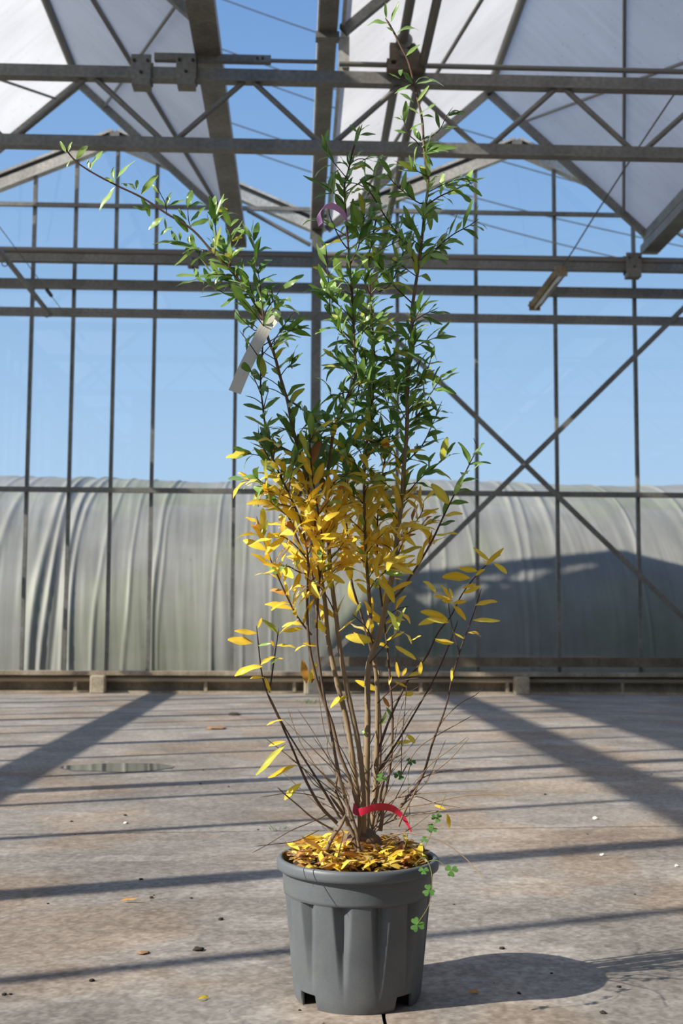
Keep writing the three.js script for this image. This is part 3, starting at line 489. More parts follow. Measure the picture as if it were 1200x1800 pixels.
  [1.5, 0.9, .3, 1, .8, [.023, .648, 0, .046, .678, .033, .064, .701, .067, .077, .718, .1]],
  [1.4, 0.9, 2, 2, 0, [.039, .568, 0, .066, .599, .033, .088, .617, .067, .111, .623, .1]],
];
const bareTwigs = [ // radius (mm), then the joints
  [1.3, [.11, .402, .02, .136, .448, .047, .174, .483, .073, .206, .511, .1]],
  [1.2, [.124, .421, .02, .142, .432, .033, .174, .458, .047, .214, .504, .06]],
  [1.3, [.081, .417, 0, .122, .477, -.013, .164, .503, -.025, .2, .521, -.037, .237, .539, -.05]],
  [1.4, [.145, .484, 0, .172, .535, -.005, .212, .57, -.01, .238, .583, -.015, .257, .599, -.02]],
  [1.1, [.132, .422, 0, .158, .433, .02, .185, .44, .04, .243, .443, .06]],
  [1.2, [.081, .381, 0, .122, .395, .04, .184, .405, .08, .243, .412, .12]],
  [1.3, [.045, .342, .02, .088, .368, .043, .128, .378, .067, .178, .394, .09, .218, .403, .113, .252, .407, .137, .278, .408, .16]],
  [1.5, [.035, .322, 0, .087, .35, .04, .14, .365, .08, .176, .379, .12]],
  [1.3, [.057, .317, .06, .084, .327, .087, .107, .329, .113, .149, .321, .14, .19, .296, .167, .206, .28, .193, .216, .27, .22]],
  [1.1, [-.035, .412, .05, -.058, .456, .045, -.088, .509, .04, -.107, .537, .035, -.122, .557, .03]],
  [1.2, [-.035, .398, .06, -.078, .44, .058, -.102, .473, .056, -.117, .496, .054, -.134, .539, .052, -.141, .561, .05]],
  [2.0, [-.052, .329, .06, -.091, .355, .085, -.12, .383, .11, -.14, .403, .135, -.158, .423, .16]],
  [1.3, [-.063, .357, .06, -.102, .346, .095, -.134, .339, .13, -.176, .32, .165, -.203, .312, .2]],
  [1.1, [-.08, .331, .08, -.123, .316, .107, -.166, .315, .133, -.202, .316, .16]],
  [1.0, [-.068, .385, .05, -.097, .398, .08, -.135, .406, .11, -.193, .402, .14]],
  [1.2, [-.051, .369, .05, -.08, .415, .067, -.124, .46, .083, -.185, .509, .1]],
  [1.1, [-.035, .422, .04, -.045, .464, .02, -.066, .506, 0, -.079, .579, -.02]],
  [1.2, [.036, .425, -.02, .073, .479, -.047, .087, .535, -.073, .104, .574, -.1]],
  [1.1, [.012, .462, 0, .049, .532, -.033, .074, .564, -.067, .137, .598, -.1]],
  [1.2, [-.019, .383, 0, -.045, .441, .013, -.063, .478, .027, -.06, .51, .04]],
  [1.2, [-.034, .375, .02, -.063, .401, .047, -.088, .416, .073, -.114, .457, .1]],
  [1.1, [.044, .462, 0, .078, .51, .033, .102, .557, .067, .138, .603, .1]],
  [1.0, [.088, .414, -.02, .089, .494, -.013, .095, .563, -.007, .098, .62, 0]],
  [1.0, [.083, .358, -.02, .115, .383, 0, .152, .373, .02, .201, .367, .04]],
  [1.0, [.101, .388, .03, .128, .411, .037, .156, .467, .043, .17, .501, .05]],
  [3.2, [-.023, .331, .03, -.032, .367, .037, -.046, .401, .043, -.04, .445, .05]],
  [4.2, [.043, .32, .02, .047, .354, .023, .042, .387, .027, .051, .419, .03]],
  [3.6, [-.01, .314, .05, -.026, .348, .053, -.04, .37, .057, -.058, .394, .06]],
  [4.0, [-.063, .296, .08, -.052, .321, .087, -.036, .344, .093, -.028, .366, .1]],
  [2.2, [.075, .337, .07, .086, .369, .087, .099, .398, .103, .108, .422, .12]],
  [1.6, [-.044, .283, .1, -.037, .315, .11, -.033, .335, .12]],
];
const shownLeaves = { // leaves at the thin ends of shoots: foot x, y, z and tip x, y, z
  g: [[.058, 2.036, -.056, .056, 2.066, -.052], [.061, 2.023, -.054, .016, 2.035, -.05], [.068, 2.026, -.054, .087, 2.068, -.056], [.074, 2.002, -.053, .061, 2.013, -.049], [.081, 2, -.052, .124, 2.032, -.045], [.1, 1.947, -.048, .128, 1.973, -.041], [.087, 1.895, -.032, .086, 1.925, -.041], [.114, 1.885, -.044, .094, 1.913, -.049], [.121, 1.887, -.046, .139, 1.92, -.054], [.124, 1.885, -.046, .183, 1.91, -.045], [.111, 1.882, -.043, .076, 1.865, -.049], [.086, 1.888, -.032, .063, 1.897, -.031], [.116, 1.84, -.044, .089, 1.867, -.04], [.129, 1.813, -.042, .161, 1.845, -.038], [.134, 1.809, -.042, .161, 1.818, -.037], [.127, 1.816, -.042, .105, 1.834, -.054], [.174, 1.794, -.066, .166, 1.831, -.063], [.192, 1.83, -.077, .226, 1.857, -.08], [.194, 1.828, -.077, .234, 1.844, -.077], [.177, 1.792, -.066, .216, 1.804, -.068], [.094, 1.794, -.031, .073, 1.803, -.022], [.095, 1.791, -.032, .099, 1.839, -.031], [.099, 1.77, -.035, .075, 1.78, -.044], [.121, 1.752, -.042, .106, 1.748, -.037], [.133, 1.757, -.046, .112, 1.788, -.04], [.137, 1.754, -.039, .161, 1.783, -.041], [.137, 1.743, -.039, .202, 1.737, -.039], [.107, 1.776, -.035, .132, 1.793, -.024], [.133, 1.727, -.038, .171, 1.728, -.029], [.137, 1.724, -.038, .158, 1.702, -.031], [.136, 1.697, -.037, .1, 1.706, -.029], [-.013, 1.715, .025, -.004, 1.755, .031], [-.002, 1.745, .024, .016, 1.768, .023], [-.003, 1.738, .024, .031, 1.746, .018], [-.009, 1.744, .024, -.019, 1.752, .033], [-.028, 1.672, .025, -.053, 1.683, .029], [-.025, 1.672, .025, -.028, 1.696, .023], [-.022, 1.672, .025, -.014, 1.698, .019], [-.02, 1.672, .025, .019, 1.69, .025], [-.036, 1.623, .026, -.049, 1.658, .027], [-.034, 1.636, .026, -.023, 1.661, .021], [-.447, 1.582, .058, -.423, 1.551, .063], [-.433, 1.557, .058, -.462, 1.563, .064], [-.398, 1.564, .067, -.419, 1.582, .065], [-.394, 1.563, .066, -.39, 1.596, .071], [-.392, 1.563, .066, -.36, 1.581, .065], [-.355, 1.571, .038, -.35, 1.615, .033], [-.353, 1.573, .038, -.321, 1.595, .035], [-.355, 1.573, .038, -.36, 1.596, .053], [-.347, 1.536, .055, -.32, 1.569, .052], [-.346, 1.526, .059, -.311, 1.542, .063], [-.355, 1.541, .051, -.374, 1.564, .057], [-.345, 1.512, .055, -.34, 1.484, .065], [-.383, 1.55, .057, -.348, 1.519, .057], [-.33, 1.48, .047, -.39, 1.502, .042], [-.263, 1.5, .084, -.245, 1.533, .079], [-.266, 1.497, .082, -.275, 1.519, .074], [-.217, 1.49, .081, -.21, 1.53, .085], [-.211, 1.468, .078, -.185, 1.487, .081], [-.215, 1.46, .078, -.22, 1.441, .088], [-.209, 1.396, .07, -.181, 1.44, .068], [-.212, 1.396, .07, -.216, 1.424, .082], [-.201, 1.385, .069, -.167, 1.417, .075], [-.294, 1.4, .039, -.295, 1.436, .044], [-.338, 1.431, .024, -.321, 1.419, .04], [-.267, 1.402, .047, -.267, 1.425, .056], [-.298, 1.488, .058, -.312, 1.498, .075], [-.283, 1.451, .053, -.309, 1.464, .058], [-.275, 1.443, .053, -.221, 1.429, .052], [-.228, 1.39, .051, -.266, 1.381, .053], [.06, .546, -.051, .05, .521, -.049], [.06, .556, -.052, .076, .531, -.055]],
  l: [[.124, 1.844, -.044, .148, 1.876, -.046], [.133, 1.741, -.039, .175, 1.778, -.042], [-.599, 1.672, .064, -.613, 1.697, .06], [-.595, 1.674, .064, -.59, 1.698, .065], [-.578, 1.659, .063, -.558, 1.694, .069], [-.587, 1.657, .063, -.597, 1.646, .069], [-.551, 1.64, .061, -.532, 1.685, .059], [-.552, 1.642, .061, -.558, 1.662, .056], [-.501, 1.616, .06, -.465, 1.664, .06], [-.501, 1.62, .06, -.512, 1.653, .055], [-.502, 1.612, .06, -.522, 1.63, .053], [-.5, 1.604, .06, -.531, 1.556, .061], [-.476, 1.603, .059, -.488, 1.629, .049], [-.459, 1.599, .059, -.474, 1.621, .061], [-.457, 1.6, .059, -.456, 1.626, .057], [-.447, 1.59, .058, -.416, 1.637, .063], [-.411, 1.588, .072, -.425, 1.605, .081], [-.402, 1.544, .057, -.434, 1.521, .059], [-.399, 1.542, .057, -.397, 1.528, .053], [-.383, 1.523, .056, -.411, 1.512, .057], [-.37, 1.504, .029, -.37, 1.526, .035], [-.296, 1.54, .044, -.31, 1.575, .037], [-.296, 1.545, .043, -.262, 1.583, .04], [-.293, 1.576, .034, -.277, 1.603, .027], [-.301, 1.576, .034, -.306, 1.602, .023], [-.221, 1.497, .083, -.239, 1.518, .095], [-.338, 1.433, .024, -.378, 1.436, .025], [-.259, 1.393, .051, -.238, 1.399, .059], [-.2, .685, .15, -.174, .688, .157], [-.16, .662, .139, -.17, .655, .154], [.007, .515, -.002, .016, .502, .013]],
  y: [[-.261, 1.49, .078, -.242, 1.503, .082], [.282, .86, -.09, .251, .887, -.093], [.285, .86, -.091, .3, .881, -.098], [.29, .855, -.091, .326, .834, -.087], [.255, .838, -.085, .215, .846, -.08], [.239, .823, -.082, .18, .832, -.074], [.25, .828, -.084, .263, .843, -.069], [.18, .773, .054, .165, .807, .056], [.184, .773, .054, .148, .785, .049], [.201, .77, -.074, .232, .776, -.072], [.201, .765, -.073, .232, .737, -.066], [.19, .734, -.067, .133, .762, -.062], [.185, .742, -.068, .126, .729, -.067], [.177, .73, .051, .136, .737, .052], [.229, .764, .052, .276, .78, .049], [.224, .735, .051, .274, .731, .048], [.214, .71, .05, .246, .713, .042], [.198, .686, -.051, .161, .693, -.043], [.223, .791, -.078, .262, .807, -.075], [.15, .788, .054, .129, .822, .05], [.207, .698, .05, .197, .703, .05], [.184, .778, .054, .179, .798, .041], [.182, .768, .053, .161, .776, .047], [.223, .802, -.079, .248, .812, -.07], [-.207, .69, .152, -.255, .699, .156], [-.2, .708, .159, -.241, .713, .16], [-.198, .718, .162, -.193, .734, .157], [-.193, .648, .14, -.17, .669, .151], [-.19, .645, .14, -.248, .638, .14], [-.186, .624, .133, -.216, .626, .126], [-.183, .624, .133, -.176, .596, .125], [-.167, .657, .138, -.15, .664, .126], [-.167, .683, .144, -.174, .695, .164], [-.163, .685, .145, -.126, .688, .147], [-.106, .683, .06, -.133, .678, .054], [-.113, .688, .06, -.084, .684, .057], [-.151, .711, .152, -.114, .719, .156], [-.101, .611, .057, -.084, .652, .056], [-.181, .532, .108, -.154, .55, .117], [-.145, .501, .099, -.18, .496, .097], [-.125, .456, .089, -.172, .43, .086], [-.114, .42, .082, -.156, .39, .086], [.046, .588, -.065, -.003, .611, -.059], [.076, .622, .062, .07, .651, .069], [.082, .625, .07, .09, .641, .068], [.113, .629, .104, .114, .653, .113], [.105, .619, -.042, .136, .632, -.048], [.066, .601, -.054, .069, .616, -.058], [.102, .597, -.039, .077, .607, -.039], [.095, .582, -.036, .123, .586, -.044], [.182, .614, .046, .181, .64, .059], [.187, .69, .05, .15, .694, .056], [.11, .488, -.035, .078, .489, -.022], [.1, .503, -.036, .124, .483, -.037], [.219, .712, .05, .247, .714, .045], [.076, .68, .062, .11, .658, .059], [.097, .695, .1, .113, .705, .114], [.101, .667, -.048, .079, .68, -.031], [-.022, .584, .032, -.064, .572, .036], [.046, .621, -.067, .035, .641, -.051], [.033, .692, -.024, -.027, .7, -.028], [.015, .681, -.071, -.005, .712, -.074], [.061, .692, -.06, .096, .707, -.054], [.066, .677, -.059, .044, .692, -.046], [.171, .364, .038, .149, .373, .035], [.173, .356, .038, .18, .327, .035]],
  o: [[-.105, .609, .057, -.111, .655, .064], [-.096, .609, .057, -.088, .63, .046], [.066, .556, -.052, .053, .577, -.037]],
  yl: [[-.145, .496, .098, -.192, .439, .103]],
};

const plant = thing('potted_shrub', 'tall leafy shrub in the grey pot, green above and yellow leaves below', 'shrub', POT.toArray());
{
  M.bark = std({ color: lin(1, 1, 1), vertexColors: true, roughness: 0.85 });
  const sweep = (pts, r0, r1, pale, pow = 1) => {                   // a stem that tapers, with swollen nodes
    const curve = new THREE.CatmullRomCurve3(pts), L = curve.getLength(), n = Math.max(6, Math.round(L / 0.012)), rad = r0 > 0.003 ? 9 : 6, pos = [], col = [], idx = [];
    const fr = curve.computeFrenetFrames(n, false), c = new THREE.Vector3();
    for (let i = 0; i <= n; i++) {
      const t = i / n; curve.getPointAt(t, c); const r = lerp(r0, r1, Math.pow(t, pow)) * (1 + 0.1 * (hash(i, n, 7) - 0.5)) * (i % 3 === 0 && r0 > 0.0015 ? 1.12 : 1) * (i === n ? 0.4 : 1), age = pale ?? smooth(0.0016, 0.0052, r);
      for (let k = 0; k < rad; k++) {
        const a = k / rad * Math.PI * 2, N = fr.normals[i], B = fr.binormals[i], s = 0.82 + 0.36 * hash(i >> 1, k, 17);
        pos.push(c.x + r * (Math.cos(a) * N.x + Math.sin(a) * B.x), c.y + r * (Math.cos(a) * N.y + Math.sin(a) * B.y), c.z + r * (Math.cos(a) * N.z + Math.sin(a) * B.z));
        col.push(lerp(0.085, 0.3, age) * s, lerp(0.045, 0.215, age) * s, lerp(0.032, 0.125, age) * s);
      }
    }
    for (let i = 0; i < n; i++) for (let k = 0; k < rad; k++) { const a = i * rad + k, b = i * rad + (k + 1) % rad; idx.push(a, b, a + rad, b, b + rad, a + rad); }
    const g = new THREE.BufferGeometry(); g.setAttribute('position', new THREE.Float32BufferAttribute(pos, 3)); g.setAttribute('color', new THREE.Float32BufferAttribute(col, 3)); g.setIndex(idx); g.computeVertexNormals(); return g;
  };
  const joints = (a) => { const p = []; for (let i = 0; i < a.length; i += 3) p.push(V(a[i], a[i + 1], a[i + 2])); return p; };
  const leaves = [];
  const clear = (p, dir, len) => [[-0.28, -0.165, 1.17, 1.355], [-0.105, -0.02, 1.515, 1.585]].some(([x0, x1, y0, y1]) => { const x = p.x + dir.x * len, y = p.y + dir.y * len, q = p.x + dir.x * len / 2, w = p.y + dir.y * len / 2; return p.z > -0.02 && ((x > x0 && x < x1 && y > y0 && y < y1) || (q > x0 && q < x1 && w > y0 && w < y1)); });   // few leaves in front of the two tags
  const grow = (p, dir, len, kind) => !(clear(p, dir.clone().normalize(), len) && rnd() < 0.8) && leaves.push({ p: p.clone(), dir: dir.clone().normalize(), len, kind });
  const kindAt = (y, x) => { const q = y + R(-0.085, 0.085) + 0.11 * smooth(0.08, 0.2, x), t = smooth(1.1, 0.97, q); if (rnd() < t) return rnd() < 0.12 ? (rnd() < 0.6 ? 'yl' : 'l') : rnd() < 0.04 ? 'o' : 'y'; return rnd() < 0.06 ? 'yl' : y > 1.42 ? (rnd() < 0.42 ? 'l' : 'g') : rnd() < 0.1 ? 'l' : 'g'; };
  // crown at the foot where the stems leave the soil
  const crown = new THREE.SphereGeometry(0.036, 24, 18), cp = crown.attributes.position;
  for (let i = 0; i < cp.count; i++) { const v = V().fromBufferAttribute(cp, i), k = 1 + 0.5 * (fbm(v.x * 60 + 9, v.y * 40 + v.z * 50 + 9, 999, 3, 241) - 0.5); cp.setXYZ(i, v.x * k * 1.15 + 0.008, v.y * k * 1.15 + 0.288, v.z * k + 0.015); }
  crown.setAttribute('color', new THREE.Float32BufferAttribute(new Float32Array(cp.count * 3).map((_, i) => [0.16, 0.1, 0.06][i % 3] * (0.7 + 0.6 * hash(i / 3 | 0, 3, 9))), 3)); crown.computeVertexNormals();
  mesh('crown', crown, M.bark, plant);
  stems.forEach(([r0, r1, from, to, density, list], s) => {
    const pts = joints(list); if (pts[0].y < 0.33) pts.unshift(V(pts[0].x * 0.7 + 0.004, 0.25, pts[0].z));
    mesh('stem', sweep(pts, r0 / 1000, r1 / 1000, undefined, r0 > 3 ? 0.62 : 1), M.bark, plant);
    if (from >= 1) return;
    const curve = new THREE.CatmullRomCurve3(pts), L = curve.getLength(); let phi = R(0, 6.28);
    for (let d = from * L; d < to * L; d += R(0.0125, 0.021) / density) {
      const t = d / L, p = curve.getPointAt(t), tan = curve.getTangentAt(t), h = p.y, main = r0 >= 3.5;
      const bare = h < 0.7 ? 1 : h < 0.8 ? 0.55 : 0;
      phi += Math.PI / 2 + R(-0.4, 0.4);
      if (rnd() < bare || (s === 0 && h > 1.7) || (s === 0 && h > 1.36 && h < 1.45) || (s === 1 && p.x < -0.29) || (s === 2 && h > 1.69)) continue;
      const side = tan.clone().cross(V(0, 0, 1)).normalize(), out = tan.clone().cross(side).normalize(), ray = (a) => side.clone().multiplyScalar(Math.cos(a)).addScaledVector(out, Math.sin(a));
      const pair = main && h < 1.5 ? 2 : 2;
      for (let k = 0; k < pair; k++) if (rnd() < 0.88) {
        const a = phi + k * Math.PI, lean = R(0.35, 1.05), dir = tan.clone().multiplyScalar(Math.cos(lean)).addScaledVector(ray(a), Math.sin(lean)); dir.y += R(-0.25, 0.2);
        grow(p, dir, R(0.037, 0.062) * (t > 0.93 ? 0.75 : 1), kindAt(h, p.x));
      }
      if (main && rnd() < 0.58 && h > 0.8) {                         // short side shoot with a tuft of leaves
        const a = phi + Math.PI / 2, dir = tan.clone().multiplyScalar(0.5).addScaledVector(ray(a), 0.8).normalize(), len = R(0.03, 0.1), q = p.clone().addScaledVector(dir, len), m = p.clone().lerp(q, 0.5).add(V(0, R(0, 0.006), 0));
        mesh('twig', sweep([p, m, q], 0.0012, 0.0008), M.bark, plant);
        for (let k = 0; k < 2 + len * 55; k++) {
          const f = R(0.3, 1), b = p.clone().lerp(q, f), a2 = R(0, 6.28), lean = R(0.2, 1.0), sd = dir.clone().cross(V(0.3, 0.2, 1)).normalize(), ot = dir.clone().cross(sd);
          grow(b, dir.clone().multiplyScalar(Math.cos(lean)).addScaledVector(sd, Math.sin(lean) * Math.cos(a2)).addScaledVector(ot, Math.sin(lean) * Math.sin(a2)), R(0.032, 0.058), kindAt(b.y, b.x));
        }
      }
    }
  });
  for (let i = 0; i < 34; i++) {                                    // short dead twigs low round the foot
    const a = R(0, 6.28), q = R(0.02, 0.05), l = R(0.06, 0.2), p = V(Math.cos(a) * q + 0.008, R(0.3, 0.46), Math.sin(a) * q + 0.015), d = V(Math.cos(a) * R(0.3, 0.9), R(0.35, 1), Math.sin(a) * R(0.3, 0.9)).normalize(), m = p.clone().addScaledVector(d, l * 0.5).add(V(R(-0.01, 0.01), R(-0.01, 0.01), R(-0.01, 0.01)));
    mesh('bare_twig', sweep([p, m, p.clone().addScaledVector(d, l)], R(0.0009, 0.0016), 0.0006, R(0.2, 0.9)), M.bark, plant);
  }
  for (const [r, list] of bareTwigs) mesh('bare_twig', sweep(joints(list), r / 1000, r * 0.65 / 1000, r > 3 ? 0.55 : r > 1.15 ? 0.75 : 0.35), M.bark, plant);
  for (const k in shownLeaves) for (const [a, b, c, d, e, f] of shownLeaves[k]) leaves.push({ p: V(a, b, c), dir: V(d - a, e - b, f - c).normalize(), len: Math.max(0.022, Math.hypot(d - a, e - b, f - c) * 1.04), kind: k, first: true });
    // the blade turns its upper face to the light, with a turn of its own
  for (const l of leaves) {
    l.up = l.first ? V(R(-0.7, 0.3), R(0, 0.8), R(0.35, 1)) : V(-0.45 + R(-0.75, 0.75), 0.8 + R(-0.5, 0.3), 0.45 + R(-0.8, 0.8)); l.shape = pick(leafShapes); l.tone = pick(leafColours[l.kind]);
    l.shows = (l.first ? 10 : 0) + l.len * (1 - Math.abs(l.dir.z) * 0.7) * 20 + l.p.z * 6;
  }
  leaves.sort((a, b) => b.shows - a.shows);
  const rest = [];
  leaves.forEach((l, i) => {
    const m = leafMatrix(l.p, l.dir, l.up, l.len);
    if (i < 300) { const o = mesh('leaf', leafShapes[l.shape], leafMats[l.kind][l.tone], plant); m.decompose(o.position, o.quaternion, o.scale); return; }
    const g = leafShapes[l.shape].clone().applyMatrix4(m), c = g.attributes.color, t = leafColours[l.kind][l.tone];
    for (let k = 0; k < c.count; k++) c.setXYZ(k, c.getX(k) * t[0], c.getY(k) * t[1], c.getZ(k) * t[2]);
    rest.push(g);
  });
  const f = mesh('foliage', mergeGeometries(rest), foliageMat, plant); f.userData.kind = 'stuff';
}

// ---------------------------------------------------------------- fallen leaves in the pot
{
  const heap = (x, z) => { const r = Math.hypot(x, z) / 0.146; return 0.263 + 0.028 * Math.max(0, 1 - r * r); };
  const litter = [], kinds = ['y', 'y', 'y', 'o', 'o', 'y', 'o'];
  const lay = (lift) => {
    const a = R(0, 6.28), r = 0.137 * Math.sqrt(rnd()), x = r * Math.cos(a), z = r * Math.sin(a), dir = V(R(-1, 1), R(-0.22, 0.3), R(-1, 1)), up = V(R(-0.7, 0.7), 1, R(-0.7, 0.7)), len = R(0.03, 0.058);
    const p = V(x, heap(x, z) + lift, z).addScaledVector(dir.clone().normalize(), -len / 2); const tip = p.clone().addScaledVector(dir.normalize(), len);
    for (const q of [p, tip]) { const k = Math.hypot(q.x, q.z); if (k > 0.141 && q.y < 0.272) q.y = 0.273; }
    return [p, tip.sub(p), up, len];
  };
  for (let i = 0; i < 260; i++) {
    const [p, dir, up, len] = lay(R(-0.006, 0.008)), k = kinds[pick(kinds)], g = leafShapes[pick(leafShapes)].clone().applyMatrix4(leafMatrix(p, dir, up, len)), c = g.attributes.color, t = leafColours[k][pick(leafColours[k])], s = R(0.5, 0.95);
    for (let n = 0; n < c.count; n++) c.setXYZ(n, c.getX(n) * t[0] * s, c.getY(n) * t[1] * s, c.getZ(n) * t[2] * s);
    litter.push(g);
  }
  const m = mesh('leaf_litter', mergeGeometries(litter), foliageMat); m.position.copy(POT);
  tag(m, 'packed brown and yellow leaf litter covering the soil of the pot', 'leaf litter', null, 'stuff');
  for (let i = 0; i < 170; i++) {
    const [p, dir, up, len] = lay(R(0.002, 0.02)), k = kinds[pick(kinds)], o = mesh('fallen_leaf', leafShapes[pick(leafShapes)], leafMats[k][pick(leafMats[k])]);
    leafMatrix(p.add(POT), dir, up, len).decompose(o.position, o.quaternion, o.scale);
    const r = Math.hypot(p.x + dir.x / 2 - POT.x, p.z + dir.z / 2 - POT.z), look = { y: ['bright yellow', 'deep golden', 'pale lemon'], o: ['orange-brown', 'dark brown'] }[k][leafMats[k].indexOf(o.material)];
    tag(o, look + ' ' + (len > 0.046 ? 'long' : 'short') + ' fallen leaf ' + (r > 0.105 ? 'against the rim of the pot' : r > 0.06 ? 'midway between rim and stems in the pot' : 'heaped round the foot of the stems'), 'leaf', 'fallen leaves in the pot');
  }
}

// ---------------------------------------------------------------- tags on the shrub
const from = (x, y, z) => V(x + POT.x, y, z + POT.z);
function ribbon(pts, across, w, th = 0.0006) {                      // a thin bent strip: centre line, width directions
  const c = new THREE.CatmullRomCurve3(pts), ac = new THREE.CatmullRomCurve3(across), n = 28, pos = [], idx = [], uv = [];
  for (let i = 0; i <= n; i++) {
    const t = i / n, p = c.getPointAt(t), a = ac.getPoint(t).normalize(), nn = c.getTangentAt(t).cross(a).normalize().multiplyScalar(th / 2), ww = typeof w === 'function' ? w(t) : w;
    for (const [s, k] of [[-1, 1], [1, 1], [1, -1], [-1, -1]]) { const v = p.clone().addScaledVector(a, s * ww / 2).addScaledVector(nn, k); pos.push(v.x, v.y, v.z); uv.push((s + 1) / 2, t); }
  }
  for (let i = 0; i < n; i++) for (let k = 0; k < 4; k++) { const a = i * 4 + k, b = i * 4 + (k + 1) % 4; idx.push(a, b, a + 4, b, b + 4, a + 4); }
  idx.push(0, 2, 1, 0, 3, 2, n * 4, n * 4 + 1, n * 4 + 2, n * 4, n * 4 + 2, n * 4 + 3);
  const g = new THREE.BufferGeometry(); g.setAttribute('position', new THREE.Float32BufferAttribute(pos, 3)); g.setAttribute('uv', new THREE.Float32BufferAttribute(uv, 2)); g.setIndex(idx); const f = g.toNonIndexed(); f.computeVertexNormals(); return f;
}
{
  M.tag = std({ color: lin(0.62, 0.6, 0.52), roughness: 0.5 });
  const t = thing('plant_tag', 'long white plastic plant tag looped round the leaning leafy shoot', 'tag', from(-0.19, 1.33, 0.075).toArray());
  const inks = document.createElement('canvas'); inks.width = 128; inks.height = 1024; const x = inks.getContext('2d');
  x.fillStyle = '#e3e0d2'; x.fillRect(0, 0, 128, 1024); x.strokeStyle = 'rgba(120,115,110,0.55)'; x.lineWidth = 2;
  let s = 5; const q = () => (s = (s * 16807) % 2147483647) / 2147483647;
  for (let r = 0; r < 3; r++) { x.beginPath(); for (let y = 40; y < 190 + 40 * (r % 2); y += 5) { const px = 34 + r * 30 + (q() - 0.5) * 12; y === 40 ? x.moveTo(px, y) : x.lineTo(px, y); } x.stroke(); }
  x.beginPath(); for (let y = 700; y < 800; y += 5) { const px = 80 + (q() - 0.5) * 10; y === 700 ? x.moveTo(px, y) : x.lineTo(px, y); } x.stroke();
  const ct = new THREE.CanvasTexture(inks); ct.colorSpace = THREE.SRGBColorSpace; M.tagInk = std({ map: ct, roughness: 0.5 });
  mesh('strip', ribbon([V(0.002, -0.008, 0.012), V(-0.018, -0.05, 0.014), V(-0.042, -0.1, 0.012), V(-0.062, -0.148, 0.006)].reverse(), [V(1, -0.38, 0.1), V(1, -0.38, 0.1)], 0.0255), M.tagInk, t);
  mesh('loop', ribbon([V(0.002, -0.008, 0.012), V(0.012, 0.014, 0.014), V(0.02, 0.02, 0.0), V(0.016, 0.008, -0.012), V(0.006, -0.01, -0.008)], [V(1, -0.6, 0.2), V(0.9, -0.5, 0.5)], 0.02), M.tag, t);
  M.purple = phys({ color: lin(0.72, 0.38, 0.82), roughness: 0.45 });
  tag(mesh('purple_tag', ribbon([from(-0.084, 1.528, 0.075), from(-0.088, 1.546, 0.085), from(-0.074, 1.561, 0.09), from(-0.053, 1.566, 0.07), from(-0.034, 1.56, 0.04), from(-0.028, 1.55, 0.02)], [V(0.75, 0.5, 0.6), V(0.5, 0.9, 0.35), V(0.15, 1, 0.5), V(0.1, 1, 0.3)], 0.0125), M.purple), 'bent purple plastic label band round an upper stem', 'tag');
  M.red = phys({ color: lin(0.6, 0.015, 0.06), roughness: 0.5 });
  tag(mesh('red_ribbon', ribbon([from(-0.012, 0.368, 0.045), from(0.0, 0.362, 0.058), from(0.03, 0.372, 0.064), from(0.062, 0.37, 0.062), from(0.085, 0.352, 0.06), from(0.101, 0.325, 0.062)], [V(0.1, 1, 0.2), V(0.1, 1, 0.3), V(0, 1, 0.5), V(0.3, 1, 0.4), V(0.6, 0.8, 0.3)], (t) => t < 0.1 ? 0.02 : t < 0.6 ? 0.016 : lerp(0.016, 0.003, (t - 0.6) / 0.4)), M.red), 'red plastic ribbon tied round the foot of the stems', 'ribbon');
}

